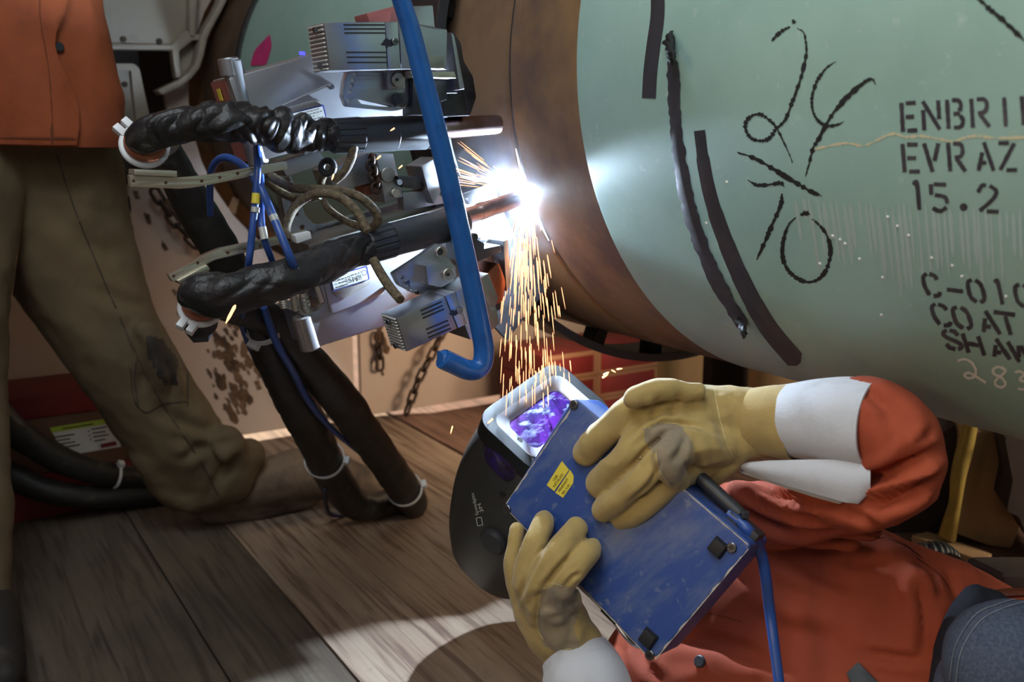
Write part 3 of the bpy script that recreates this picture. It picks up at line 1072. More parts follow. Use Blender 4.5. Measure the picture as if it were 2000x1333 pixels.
for x, y in ((1627, 461), (1641, 468), (1651, 476), (1679, 506), (1602, 515), (1724, 542), (1722, 615), (1734, 424), (1753, 442), (1775, 460), (1820, 504), (1860, 519), (1420, 356), (1380, 436), (1965, 579), (1879, 540)):
    q = SP(x, y, OFF)
    mb.add(*ball_vf(q, 3.4 * depth(q) / FPX, 5))
mb.build('paint_drops', M['white'], pb, smooth='all')['kind'] = 'stuff'
mesh('paper_tag', [SP(x, y, .0085) for x, y in ((455, 384), (467, 390), (460, 419), (443, 413))], [(0, 1, 2, 3)], M['paper'], pa)

# ================================================================ guide band the carriage rides on
gb = thing('guide_band', pipe_pt(1.45, -PI / 2, PR), 'dark steel guide band clamped round the pipe left of the weld, seen under the pipe', 'band')
ring_surf('band', [(1.36, PR + .030), (1.36, PR + .036), (1.48, PR + .036), (1.48, PR + .030)], M['steel'], gb)
ring_surf('edge_rail', [(1.352, PR + .027), (1.352, PR + .041), (1.36, PR + .041), (1.36, PR + .027)], M['black'], gb)
for k in range(22):
    th = 2 * PI * (k + .3) / 22
    q = pipe_pt(1.40, th, PR + .0155)
    er = math.cos(th) * NN + math.sin(th) * ZZ
    et = -math.sin(th) * NN + math.cos(th) * ZZ
    box('standoff_foot', q, er * .0145, et * .011, AX * .02, M['rubber'], gb, .001, 1)

# ================================================================ welding carriage
ca = thing('welding_carriage', PT(690, 450, 1.33), 'silver two-headed orbital welding carriage mounted on the pipe left of the arc', 'welding machine')


def drive_box(outer, t0, th, corner, cap, label_poly, panel, bolts, sticker, name):
    b = plate('drive_box', outer, t0, th, M['alu'], ca, bev=.003)
    # rounded corner post and its cap
    (x0, y0), (x1, y1), r = corner
    A, B = PT(x0, y0, t0 + .012), PT(x1, y1, t0 + .012)
    rr = r * depth(A) / FPX
    rod('corner_post', A, B, rr, M['alu'], b, 32, bev=.002)
    p = plate('cover_panel', panel[0], t0 - .004, .004, M['alu'], b, r=8, bev=.0008)
    plate('raised_pad', panel[1], t0 - .007, .004, M['alu_dull'], b, r=14, bev=.0012)
    plate('label_border', label_poly, t0 - .0082, .0013, M['label_blue'], b, r=3, bev=0)
    c = np.mean(label_poly, axis=0)
    inn = [tuple(c + (np.array(q) - c) * np.array([.93, .86])) for q in label_poly]
    plate('label', inn, t0 - .0086, .0005, M['label'], b, r=2, bev=0)
    for x, y in bolts: screw(x, y, 5, t0 - .004, .006, b)
    return b


ub = drive_box([(446, 152), (600, 107), (760, 64), (806, 232), (500, 318)], 1.27, .075, ((451, 118), (506, 322), 21), None,
               [(560, 223), (632, 204), (640, 236), (568, 256)], ([(508, 226), (652, 160), (676, 236), (690, 250), (530, 292)], [(545, 215), (628, 192), (646, 250), (560, 272)]),
               [(646, 170)], None, 'upper')
V, Fc = rod_vf(PT(445, 113, 1.282), PT(452, 150, 1.282), 21.5 * 1.2 / FPX, 32, bev=.002)
mesh('post_cap', V, Fc, M['alu'], ub, smooth=.6)
# the pinkish end face, set into the drive box's left side
def quad_on_side(name, pts, m, parent, off=.0012):
    V = pts + [p + NN * .001 for p in pts]
    return mesh(name, V, [(0, 1, 2, 3), (7, 6, 5, 4), (0, 4, 5, 1), (1, 5, 6, 2), (2, 6, 7, 3), (3, 7, 4, 0)], m, parent)


def side_pt(outer_a, outer_b, t0, u, v, out=.002):
    """a point on the left side wall: u along the thickness in metres, v 0..1 from the top corner to the bottom corner"""
    A, B = PT(*outer_a, t0), PT(*outer_b, t0)
    q = A + (B - A) * v + AX * u
    nrm = np.cross(AX, B - A); nrm /= np.linalg.norm(nrm)
    if nrm @ NN > 0: nrm = -nrm
    return q + nrm * out


quad_on_side('end_plate', [side_pt((446, 152), (500, 318), 1.27, u, v) for u, v in ((.012, .02), (.075, .02), (.075, .98), (.012, .98))], M['red_anod'], ub)
yq = quad_on_side('yellow_sticker', [side_pt((446, 152), (500, 318), 1.27, u, v, .0045) for u, v in ((.038, .1), (.052, .1), (.052, .24), (.038, .24))], M['yellow'], ub)

lb = drive_box([(612, 682), (940, 580), (886, 398), (600, 478), (606, 500), (634, 590), (622, 606), (592, 616)], 1.27, .085, ((589, 617), (608, 682), 21), None,
               [(644, 541), (717, 519), (722, 546), (650, 570)], ([(626, 520), (735, 480), (748, 560), (754, 575), (646, 614)], [(640, 520), (722, 496), (728, 552), (672, 585), (650, 578)]),
               [(753, 562)], None, 'lower')
yq = quad_on_side('yellow_sticker', [side_pt((592, 616), (612, 682), 1.27, u, v, .003) for u, v in ((.026, .55), (.038, .55), (.038, .95), (.026, .95))], M['yellow'], lb)
mb = MB()
A = [side_pt((592, 616), (612, 682), 1.27, u, v, .0042) for u, v in ((.033, .62), (.030, .76), (.032, .75), (.030, .88), (.034, .72), (.0322, .73))]
mb.add(A, [(0, 1, 2), (3, 4, 5)]).build('bolt_symbol', M['ink'], lb)
plate('pocket_floor', [(540, 596), (592, 616), (622, 606), (634, 592), (600, 580)], 1.35, .01, M['alu'], lb)
for x0, y0, x1, y1, r, mm in ((590, 560, 600, 612, 11, 'alu_warm'), (570, 558, 578, 606, 8, 'alu_warm'), (550, 575, 556, 602, 9, 'alu_warm')):
    a, b_ = PT(x0, y0, 1.30), PT(x1, y1, 1.30)
    rr = r * 1.33 / FPX
    k = 14
    pts = [a + (b_ - a) * i / k for i in range(k + 1)]
    V, Fc = tube_vf(pts, [rr * (1 if i % 2 else .9) for i in range(k + 1)], 24)
    cn = mesh('connector', V, Fc, M[mm], lb, smooth=.5)
rodp = plate('latch_bar', [(614, 556), (622, 553), (634, 590), (626, 594)], 1.268, .006, M['alu_warm'], lb)

# maker's lettering on the two labels (one upright, one upside down)
def pl_surf(t): return lambda x, y, off: PT(x, y, t - off)


def maker_label(box_, org, right, up, ring, lines):
    mb = MB()
    sf = pl_surf(1.2612)
    text_px(mb, 'RMS', org, right, up, sf, .0004)
    mb.add(*ribbon_vf([(ring[0] + ring[2] * math.cos(a), ring[1] + ring[2] * math.sin(a)) for a in np.linspace(0, 2 * PI, 13)], 1.0, sf, .0004, 2))
    for x, y, w in lines:                                           # rows of print too small to read
        k = 0
        while k < w:
            q = rng.uniform(3, 7)
            mb.add(*ribbon_vf([(x + k, y - .27 * k), (x + min(k + q, w), y - .27 * min(k + q, w))], 1.5, sf, .0004, 1))
            k += q + 1.4
    mb.build('lettering', M['ink'], box_)


maker_label(ub, (576, 243), (14, -4), (-4, -14), (571, 238, 4), [(595, 220, 28), (597, 225.5, 32), (598, 231, 16), (599, 236.5, 34), (601, 242, 30)])
maker_label(lb, (705, 536), (-14, 4), (4, 14), (711, 533, 5), [(660, 547, 20), (661, 553, 24), (664, 559, 16), (655, 562, 24), (664, 565, 18), (685, 541 - 3, 17)])

# motor housings with cooling slots
def motor(front, t0, th, grooves, side_n, screws, dirty):
    mh = plate('motor_housing', front, t0, th, M['alu'], ca, bev=.0018)
    for g in grooves:
        plate('slot', g, t0 - .0006, .001, M['dark'], mh, bev=0)
    TL, BL = front[0], front[-1]
    for i in range(side_n):
        v0, v1 = (i + .3) / side_n, (i + .75) / side_n
        pts = [side_pt(TL, BL, t0, u, v, .0) for u, v in ((.004, v0), (th - .003, v0), (th - .003, v1), (.004, v1))]
        nrm = np.cross(AX, PT(*BL, t0) - PT(*TL, t0)); nrm /= np.linalg.norm(nrm)
        if nrm @ NN > 0: nrm = -nrm
        V = [p - nrm * .001 for p in pts] + [p + nrm * .0022 for p in pts]
        me = bpy.data.meshes.new('fin')
        me.from_pydata([tuple(q) for q in V], [], [(0, 1, 2, 3), (7, 6, 5, 4), (0, 4, 5, 1), (1, 5, 6, 2), (2, 6, 7, 3), (3, 7, 4, 0)])
        bevel(me, .0008, 1)
        link('fin', me, M['fin'], mh, smooth=.5)
    for u, v in screws:
        a = side_pt(TL, BL, t0, u, v, .002); b_ = side_pt(TL, BL, t0, u, v, .006)
        rod('screw', a, b_, .0035, M['screw'], mh, 12)
    return mh


def slots(a0, a1, b0, b1, fr_, hw=1.5):
    out = []
    for f in fr_:
        p = np.array(a0) + (np.array(b0) - np.array(a0)) * f
        q = np.array(a1) + (np.array(b1) - np.array(a1)) * f
        n_ = np.array(b0) - np.array(a0); n_ = n_ / np.linalg.norm(n_) * hw
        out.append([tuple(p - n_), tuple(q - n_), tuple(q + n_), tuple(p + n_)])
    return out


um = motor([(633, 44), (752, 42), (757, 136), (645, 138)], 1.12, .052, slots((671, 47), (751, 47), (679, 126), (757, 126), (.02, .12, .22, .7, .82, .95)), 11, ((.02, .12), (.02, .88)), None)
plate('end_cap', [(753, 42), (777, 42), (783, 135), (758, 136)], 1.12, .052, M['alu'], um)
screw(770, 82, 7, 1.12, .004, um)
mb = MB()
mb.add([PT(758 + 11 * math.cos(a) * (1 + .25 * math.sin(5 * a)), 84 + 8 * math.sin(a) * (1 + .3 * math.cos(7 * a)), 1.1194) for a in np.linspace(0, 6.1, 26)], [tuple(range(26))])
mb.build('soot_spot', M['ink'], um)
plate('gear_block', [(778, 42), (802, 40), (806, 12), (846, 10), (850, 54), (874, 58), (872, 136), (784, 135)], 1.13, .075, M['alu'], ca, bev=.002)
plate('gear_block_cover', [(806, 108), (868, 108), (868, 134), (810, 134)], 1.128, .004, M['alu_dull'], ca)
plate('red_cover', [(716, 26), (778, 10), (778, 44), (722, 44)], 1.19, .04, M['red_anod'], ca)
plate('bottom_plate', [(800, 138), (888, 140), (892, 153), (806, 150)], 1.14, .06, M['alu_warm'], ca)

lm = motor([(775, 622), (868, 579), (894, 642), (795, 688)], 1.08, .046, slots((821, 606), (862, 588), (838, 664), (882, 646), (.03, .16, .28, .66, .8, .93)), 11, ((.02, .14), (.02, .86)), None)
plate('end_cap', [(869, 578.5), (889, 570), (913, 633), (895, 641.5)], 1.08, .046, M['alu'], lm)
screw(896, 606, 7, 1.08, .004, lm)
mb = MB()
mb.add([PT(886 + 7 * math.cos(a) * (1 + .3 * math.sin(5 * a)), 612 + 6 * math.sin(a) * (1 + .3 * math.cos(7 * a)), 1.0794) for a in np.linspace(0, 6.1, 26)], [tuple(range(26))])
mb.build('soot_spot', M['ink'], lm)
plate('gear_block', [(890, 569.5), (936, 548), (962, 610), (933, 656), (919, 665), (909, 640)], 1.085, .06, M['alu'], ca, bev=.002)
plate('guard_plate', [(933, 548), (954, 534), (974, 582), (968, 600), (947, 610)], 1.11, .03, M['alu_dull'], ca)
plate('guard_plate', [(949, 612), (969, 600), (976, 632), (958, 648), (940, 655)], 1.10, .02, M['alu_dull'], ca)
plate('copper_shoe', [(950, 536), (974, 512), (988, 550), (982, 590), (966, 596)], 1.16, .04, M['copper'], ca, r=6)
plate('deflector', [(983, 472), (992, 467), (999, 552), (990, 570)], 1.17, .09, M['alu'], ca)

# pivot plates with their hole arcs and knobs
up_ = plate('pivot_plate', [(680, 138), (797, 140), (799, 200), (792, 212), (772, 217), (678, 208), (670, 188), (673, 158)], 1.175, .012, M['alu'], ca, r=4,
            holes=[circ_px(x, y, 4) for x, y in ((694, 145), (690, 156), (687, 167), (685, 178), (681, 196), (681, 206 - .5))][:5] + [rnd([(697, 193), (705, 193), (768, 208), (740, 208), (706, 203)], 2)])
o = plate('square_block', [(756, 138), (790, 137), (792, 174), (757, 175)], 1.163, .012, M['alu_dull'], up_)
knob('knob', 775, 156, 14, 1.163, .006, M['alu_dull'], o)
knob('knob', 775, 156, 3, 1.157, .003, M['ink'], o, 12)
knob('pivot_pin', 777, 196, 14, 1.175, .012, M['black'], up_)
knob('pivot_pin', 777, 196, 9, 1.163, .003, M['rubber'], up_)
lp = plate('pivot_plate', [(769, 535), (847, 484), (858, 476), (869, 486), (870, 500), (889, 520), (892, 560), (828, 578), (812, 574), (781, 558)], 1.14, .012, M['alu'], ca, r=4,
           holes=[circ_px(x, y, 4) for x, y in ((786, 542), (798, 560), (805, 567))])
screw(794, 551, 5, 1.14, .004, lp); screw(813, 571, 4, 1.14, .004, lp)
knob('knob', 859, 492, 12, 1.14, .006, M['alu_dull'], lp)
knob('knob', 859, 492, 7, 1.134, .002, M['ink'], lp, 16)
o = plate('square_block', [(832, 520), (858, 512), (882, 519), (889, 548), (862, 562), (836, 556)], 1.115, .025, M['alu'], lp)
knob('knob', 874, 536, 13, 1.115, .005, M['alu_dull'], o)
knob('knob', 874, 536, 4, 1.11, .003, M['ink'], o, 12)

# clamps that hold the torches
plate('torch_clamp', [(806, 150), (892, 153), (896, 182), (873, 182), (873, 195), (862, 198), (858, 225), (806, 225)], 1.165, .03, M['steel'], ca, bev=.0015)
plate('torch_clamp', [(862, 200), (873, 196), (873, 184), (905, 184), (918, 226), (862, 228)], 1.185, .05, M['steel'], ca, bev=.0015)
plate('blade', [(881, 62), (888, 70), (908, 174), (898, 176)], 1.15, .05, M['alu'], ca)
plate('side_cover', [(884, 60), (900, 84), (906, 120), (924, 150), (930, 190), (918, 226), (905, 184)], 1.19, .05, M['steel'], ca, r=4)
o = plate('torch_clamp', [(905, 420), (916, 440), (920, 466), (931, 467), (947, 476), (946, 486), (978, 479), (980, 492), (936, 511), (905, 511)], 1.165, .05, M['black'], ca, bev=.0015)
screw(923, 462, 7, 1.163, .008, o)
knob('clamp_ring', 951, 492, 30, 1.225, .02, M['alu'], ca, 40)
plate('backing_block', [(900, 380), (962, 356), (972, 384), (966, 400), (918, 400)], 1.24, .06, M['steel'], ca, r=5, bev=.003)
plate('backing_block', [(912, 440), (968, 402), (976, 440), (974, 476), (950, 490), (920, 480)], 1.25, .05, M['alu_dull'], ca, r=6, bev=.003)
plate('arc_blocker_plate', [(852, 335), (955, 350), (968, 384), (974, 400), (978, 470), (984, 500), (985, 585), (960, 598), (905, 600), (872, 520), (852, 430)], 1.29, .014, M['steel'], ca)  # added plate, blocks arc light from the floor and trousers behind
_tha = math.atan2((SP(1028, 383) - PC)[2], (SP(1028, 383) - PC) @ NN)
_sec = [pipe_pt(1.296, _tha + .40 * k / 16 - .02, PR + .006) for k in range(17)] + [pipe_pt(1.296, _tha + .40 * k / 16 - .02, PR + .12) for k in range(16, -1, -1)]
extrude('arc_blocker_sector', _sec, [], AX * .008, M['steel'], ca, .001)  # added sector, closes the gap by the pipe so arc light misses the floor
plate('roller_plate', [(823, 325), (856, 306), (876, 330), (862, 372), (848, 400), (836, 372)], 1.25, .05, M['alu'], ca, r=4)
plate('dark_plate', [(776, 344), (842, 346), (852, 372), (786, 366)], 1.26, .03, M['steel'], ca)
screw(777, 356, 6, 1.259, .006, ca); screw(829, 359, 6, 1.259, .006, ca)
plate('pulley_cover', [(846, 398), (880, 352), (900, 400), (905, 440)], 1.28, .04, M['steel'], ca, r=5)

# frame between the heads: perforated side frame, cross block, brackets
hl = [(561, 352), (566, 374), (572, 396), (578, 418), (590, 444), (606, 455), (623, 452), (640, 448), (657, 444), (672, 438), (690, 433)]
plate('perforated_frame', [(540, 312), (556, 310), (596, 420), (612, 437), (632, 440), (860, 372), (876, 392), (740, 452), (604, 480), (566, 462), (552, 400)], 1.36, .02, M['alu'], ca,
      holes=[circ_px(x, y, 5.2, 14) for x, y in hl])
plate('top_rail', [(602, 478), (750, 438), (890, 398), (892, 410), (745, 452), (606, 494)], 1.262, .03, M['alu_dull'], ca)
cb = plate('cross_block', [(735, 300), (768, 300), (787, 384), (752, 397)], 1.27, .05, M['alu'], ca)
knob('boss', 755, 342, 15, 1.27, .006, M['alu_dull'], cb)
knob('boss', 769, 377, 9, 1.27, .008, M['alu_warm'], cb)
plate('gear_case', [(640, 334), (720, 298), (735, 300), (745, 350), (690, 366), (652, 366)], 1.30, .06, M['alu'], ca)
for i in range(6):
    q = PT(726 - (i % 2) * 3 + i * 2.4, 312 + i * 11, 1.268)
    V, Fc = tube_vf([q + .007 * (math.cos(a) * ZZ + math.sin(a) * (NN if i % 2 else AX)) for a in np.linspace(0, 2 * PI, 15)], .0025, 7, False)
    mesh('drive_chain_link', V, Fc, M['iron'], ca, smooth='all')
plate('copper_block', [(708, 366), (748, 352), (752, 372), (712, 384)], 1.30, .03, M['copper'], ca)
plate('lower_flange', [(786, 375), (845, 372), (880, 395), (790, 412)], 1.27, .02, M['alu'], ca)
plate('under_plate', [(545, 318), (620, 292), (640, 318), (560, 345)], 1.31, .04, M['alu'], ca)


def arm_bracket(bar, pad, holes, t):
    b = plate('hose_bracket', bar, t, .012, M['alu_warm'], ca, holes=[circ_px(x, y, 3.3, 12) for x, y in holes], r=2, bev=.0008)
    plate('pad', pad, t - .006, .03, M['alu_warm'], b, bev=.0008)
    return b


arm_bracket([(253, 342), (340, 347), (355, 347), (400, 343), (560, 316), (562, 330), (410, 361), (375, 367), (350, 369), (255, 365)], [(262, 331), (346, 334), (346, 346), (262, 342)],
            [(261, 354), (324, 357), (394, 354), (429, 347), (464, 339)], 1.20)
arm_bracket([(329, 537), (405, 496), (430, 486), (534, 465), (600, 450), (604, 464), (536, 480), (446, 502), (420, 508), (338, 552)], [(347, 549), (405, 518), (411, 527), (354, 557)],
            [(339, 540), (386, 514), (445, 494), (478, 487), (508, 481)], 1.20)
plate('white_clamp', [(577, 460), (606, 452), (609, 466), (580, 476)], 1.19, .012, M['zip'], ca, r=2)
rod('indicator_lamp', PT(590, 107, 1.30), PT(590, 101, 1.30), .004, mat('blue_lamp', (70, 70, 220), .3, emit=((70, 70, 255), 2.)), ca, 12)

# ================================================================ torches
AXT = 1.215


def torch(label, grip, barrel, collar, nozzle, tip):
    """each: list of (x, y, r px) along the axis"""
    t_ = thing('welding_torch', PT(barrel[0][0], barrel[0][1], AXT), label, 'welding torch', 'torches on the carriage')

    def seg(name, l, m, fn=None, sides=40, sub=1):
        pts = [PT(x, y, AXT) for x, y, r in l]
        rad = [r * depth(p) / FPX for (x, y, r), p in zip(l, pts)]
        if sub > 1:
            p2, r2 = [], []
            for i in range(len(pts) - 1):
                for k in range(sub):
                    f = k / sub
                    p2.append(pts[i] + (pts[i + 1] - pts[i]) * f); r2.append(rad[i] + (rad[i + 1] - rad[i]) * f)
            pts, rad = p2 + [pts[-1]], r2 + [rad[-1]]
        V, Fc = tube_vf(pts, rad, sides, True, fn)
        return mesh(name, V, Fc, m, t_, smooth=.5)
    n_ = 9
    seg('grip_ring', grip, M['black'], lambda i, s, th: (-.055 if (int(th / (2 * PI) * 16 * 4) % 4) == 0 and 3 < i < n_ * 3 - 2 else 0), 128, n_)
    seg('barrel', barrel, M['black'])
    seg('collar', collar, M['rubber'])
    seg('nozzle', nozzle, M['nozzle'])
    seg('contact_tip', tip, M['copper'])
    return t_


t1 = torch('upper welding torch with idle nozzle on the carriage', [(648, 266, 32), (652, 266, 34), (701, 264, 35), (704, 264, 34)],
           [(704, 264, 34), (768, 261, 34), (769, 261, 33), (828, 258, 34), (830, 258, 33)], [(830, 258, 33), (845, 256, 32), (858, 254, 28), (862, 254, 22)],
           [(856, 252, 20), (900, 248, 20), (968, 243, 18.5), (974, 243, 17), (975, 243, 12)], [(975, 243, 5), (980, 242.5, 4)])
t2 = torch('lower welding torch whose nozzle reaches the bright arc', [(718, 482, 32), (722, 481, 34), (763, 469, 35), (767, 468, 33)],
           [(767, 468, 33), (840, 449, 33), (841, 449, 32), (876, 439, 33), (878, 439, 32)], [(878, 439, 33), (896, 433, 32), (908, 428, 26), (910, 427, 19)],
           [(900, 427, 17), (920, 420, 17), (921, 420, 16.5), (936, 414, 16.5), (937, 414, 17.5), (946, 411, 17.5), (947, 411, 16.5), (1010, 389, 15.5), (1012, 388, 11)], [(1012, 388, 5), (1018, 386, 4)])


def leather(name, pts, m, parent, wr, seed, sides=56, n=26, amp=.16):
    """a bunched leather sleeve: pts (x, y, r px, t)"""
    P3 = [PT(x, y, t) for x, y, r, t in pts]
    R3 = [r * depth(p) / FPX for (x, y, r, t), p in zip(pts, P3)]

    def fn(i, s, th):
        ct, st = math.cos(th), math.sin(th)
        w = mnoise.noise(Vector((s * 16, ct * .8, st * .8 + seed))) * .62
        q = s * wr + w + .35 * math.sin(th + seed)
        ph = q - math.floor(q)
        k = math.floor(q)
        am = .5 + .8 * mnoise.noise(Vector((k * 1.7 + seed, ct * .9, st * .9)))
        fold = math.sin(PI * ph) ** .55 * am                     # gathered rings, each of its own height
        b = min(abs(mnoise.noise(Vector((s * wr * 1.5 + seed * 3 + .9 * ct + .5 * st, ct * .55 + 5, st * .55)))) * 3.0, 1)   # creases
        c = mnoise.noise(Vector((s * 70, ct * 3, st * 3 + seed)))
        return amp * (fold * 1.3 + b * .8 - 1.25) + .03 * c
    return tube(name, P3, R3, m, parent, sides, n, fn)


ls = leather('leather_sleeve', [(276, 268, 36, 1.235), (288, 262, 38, 1.215), (330, 250, 39, 1.20), (380, 243, 41, 1.19), (430, 238, 42, 1.18), (480, 240, 42, 1.18), (530, 250, 42, 1.19), (580, 260, 39, 1.205), (622, 265, 35, 1.215), (650, 266, 34, 1.215)],
             M['leather'], t1, 30, 1.3, sides=72, n=40, amp=.26)
ls2 = leather('leather_sleeve', [(372, 570, 32, 1.20), (392, 574, 40, 1.185), (430, 577, 44, 1.175), (480, 567, 41, 1.17), (530, 552, 40, 1.165), (580, 536, 40, 1.17), (615, 525, 37, 1.18), (650, 508, 38, 1.20), (690, 492, 34, 1.212), (722, 481, 34, 1.215)],
              M['leather'], t2, 15, 4.1, sides=72, n=36, amp=.16)
for tt, cx, cy, rx, dd, dirv in ((t1, 284, 276, 40, 1.245, (-.35, .25)), (t2, 392, 592, 36, 1.215, (-.25, .45))):
    c = PT(cx, cy, dd)
    r = rx * depth(c) / FPX
    ax = (dirv[0] * RT + dirv[1] * -UP + .75 * FW); ax = ax / np.linalg.norm(ax)
    rod('band', c - ax * .004, c + ax * .008, r, M['band_orange'], tt, 40, bev=.002)
    fr_ = frames([c - ax, c + ax])[0]
    V, Fc = tube_vf([c + ax * .012 + (r + .001) * (math.cos(a) * fr_[1] + math.sin(a) * fr_[2]) for a in np.linspace(0, 2 * PI, 49)], .0042, 10, False)
    zt = mesh('white_zip_tie', V, Fc, M['zip'], tt, smooth='all')
    c2 = c + ax * .012
    e = (-RT * .75 + UP * .6) if tt is t1 else (-RT * .35 - UP * .7 - FW * .3)
    e = e - ax * (e @ ax); e /= np.linalg.norm(e)
    f_ = np.cross(ax, e)
    for k in (-.55, .55):
        box('zip_head', c2 + e * (r + .007) + f_ * k * .012, e * .008, f_ * .0045, ax * .005, M['zip'], zt, .0012)
    rod('coupling', c + ax * .012, c + ax * .05, r * .96, M['rubber'], tt, 40, bev=.003)
    rod('coupling_nut', c + ax * .05, c + ax * .07, r * .8, M['black'], tt, 6)

# ================================================================ blue bent guard tube in front of the machine
TT = 1.03
gp = [(758, -120, 17), (768, -60, 18), (784, 0, 18.5), (803, 60, 19), (822, 135, 19.5), (845, 225, 20), (866, 310, 20), (887, 400, 20), (909, 500, 20), (928, 590, 20), (942, 660, 20), (945, 690, 20), (941, 712, 20), (928, 723, 20), (910, 722, 20), (890, 713, 20), (866, 702, 20), (864, 701, 17)]
tp = [PT(x, y, TT) for x, y, r in gp]
o = tube('guard_tube', tp, [r * depth(p) / FPX for (x, y, r), p in zip(gp, tp)], M['blue_paint'], None, 32, 8)
tag(o, 'blue painted bent steel tube hooking down in front of the welding heads', 'guard tube')

# ================================================================ hoses and cables
def cable(name, label, cat, pts, m, group=None, n=8, sides=14, fn=None):
    """pts: (x, y, r px, distance)"""
    o = pxtube(name, pts, m, None, n=n, sides=sides, fn=fn)
    return tag(o, label, cat, group)


def sheath_fn(seed, a=.05):
    return lambda i, s, th: a * mnoise.noise(Vector((s * 14 + seed, math.cos(th) * 1.3, math.sin(th) * 1.3))) * 2 + a * .7 * (1 - abs(mnoise.noise(Vector((s * 40, math.cos(th), math.sin(th) + seed)))) * 3)


h1 = cable('sheathed_hose', 'thick black sheathed hose hanging from the upper torch, left of the pair', 'hose',
           [(318, 290, 34, 1.36), (350, 350, 36, 1.40), (390, 420, 38, 1.44), (425, 480, 38, 1.47), (455, 540, 36, 1.50), (486, 604, 34, 1.53), (515, 660, 33, 1.58), (548, 730, 36, 1.66), (585, 800, 38, 1.78), (620, 870, 35, 1.93), (650, 930, 33, 2.08), (685, 978, 32, 2.2), (716, 990, 28, 2.23), (745, 985, 26, 2.27), (782, 978, 25, 2.31)],
           M['sheath'], 'sheathed hoses hanging to the floor', fn=sheath_fn(1), sides=28)
h2 = cable('sheathed_hose', 'thick black sheathed hose hanging from the lower torch, right of the pair', 'hose',
           [(420, 592, 28, 1.38), (470, 606, 30, 1.44), (520, 622, 32, 1.5), (565, 665, 33, 1.56), (612, 718, 36, 1.64), (660, 775, 37, 1.74), (705, 836, 35, 1.88), (745, 892, 33, 2.02), (778, 940, 32, 2.14), (800, 972, 30, 2.24), (806, 986, 28, 2.30), (790, 990, 26, 2.36), (758, 968, 25, 2.5), (700, 930, 22, 2.62)],
           M['sheath'], 'sheathed hoses hanging to the floor', fn=sheath_fn(5), sides=28)


def ring_tie(name, label, c1, c2, off, rr, w, group='white cable ties'):
    """a zip tie round a hose: axis from c1 to c2"""
    a, b = P(*c1), P(*c2)
    ax = (b - a) / np.linalg.norm(b - a)
    f_ = frames([a, b])[0]
    V, Fc = [], []
    n_ = 40
    for i in range(n_):
        th = 2 * PI * i / n_
        for dr, dz in ((0, -w), (0, w), (.0025, w), (.0025, -w)):
            V.append(a + ax * dz + (rr + dr) * (math.cos(th) * f_[1] + math.sin(th) * f_[2]))
    for i in range(n_):
        j = (i + 1) % n_
        for k in range(4):
            Fc.append((i * 4 + k, j * 4 + k, j * 4 + (k + 1) % 4, i * 4 + (k + 1) % 4))
    o = thing(name, a, label, 'cable tie', group)
    mesh('strap', V, Fc, M['zip'], o, smooth=.6)
    e = off[0] * RT - off[1] * UP - .5 * FW
    e = e - ax * (e @ ax); e /= np.linalg.norm(e)
    box('head', a + e * (rr + .006), e * .006, np.cross(ax, e) * .008, ax * .007, M['zip'], o, .0015)
    return o


ring_tie('cable_tie', 'white cable tie with a square head round the hoses under the lower torch', (519, 634, 1.52), (545, 660, 1.56), (-.5, .9), .031, .005)
ring_tie('cable_tie', 'white cable tie low on the left hanging hose', (634, 898, 2.0), (650, 930, 2.08), (.9, -.2), .0385, .0035)
ring_tie('cable_tie', 'white cable tie low on the right hanging hose', (790, 956, 2.19), (800, 972, 2.24), (.8, -.5), .0375, .0035)

BL = M['blue_cable']
b1 = cable('blue_cable', 'blue cable dropping straight from the upper sleeve, leftmost of the three on the bracket', 'cable', [(501, 288, 7, 1.22), (503, 330, 7, 1.20), (498, 400, 7.2, 1.20), (491, 470, 7.2, 1.20), (484, 530, 7, 1.22), (476, 600, 7, 1.36), (474, 640, 6, 1.5), (500, 705, 5, 1.62), (530, 760, 4.5, 1.76), (540, 790, 4, 1.9)], BL, 'blue cables')
b2 = cable('blue_cable', 'blue cable looping over the upper bracket and down to the right', 'cable', [(411, 420, 6, 1.33), (410, 370, 7, 1.30), (414, 330, 7.2, 1.27), (432, 309, 7.5, 1.25), (456, 312, 8, 1.24), (482, 332, 8, 1.22), (510, 370, 8, 1.2), (532, 420, 8, 1.2), (552, 468, 8, 1.19), (572, 516, 8.5, 1.2), (588, 560, 8, 1.26)], BL, 'blue cables')
b3 = cable('blue_cable', 'blue cable between the other two on the bracket with worn clear tape', 'cable', [(506, 300, 6, 1.27), (510, 360, 6.5, 1.24), (510, 420, 7, 1.21), (514, 460, 7, 1.2), (530, 505, 6.5, 1.22), (545, 545, 6, 1.27)], BL, 'blue cables')
b4 = cable('blue_cable', 'thin blue cable running along the right hanging hose to the floor', 'cable', [(515, 600, 7, 1.44), (540, 670, 7.5, 1.49), (572, 726, 7, 1.56), (600, 780, 6.5, 1.66), (640, 830, 6, 1.80), (690, 874, 5, 1.95), (730, 905, 5, 2.1), (742, 915, 5, 2.2)], BL, 'blue cables')
b5 = cable('blue_cable', 'thin dark blue cable end curled on the floor below the hoses', 'cable', [(634, 955, 4.5, 2.05), (636, 985, 4.5, 2.17), (645, 1004, 4.5, 2.24), (668, 1006, 4.5, 2.28), (700, 996, 4.5, 2.34)], mat('dark_blue_cable', (44, 48, 84), .5), 'blue cables')
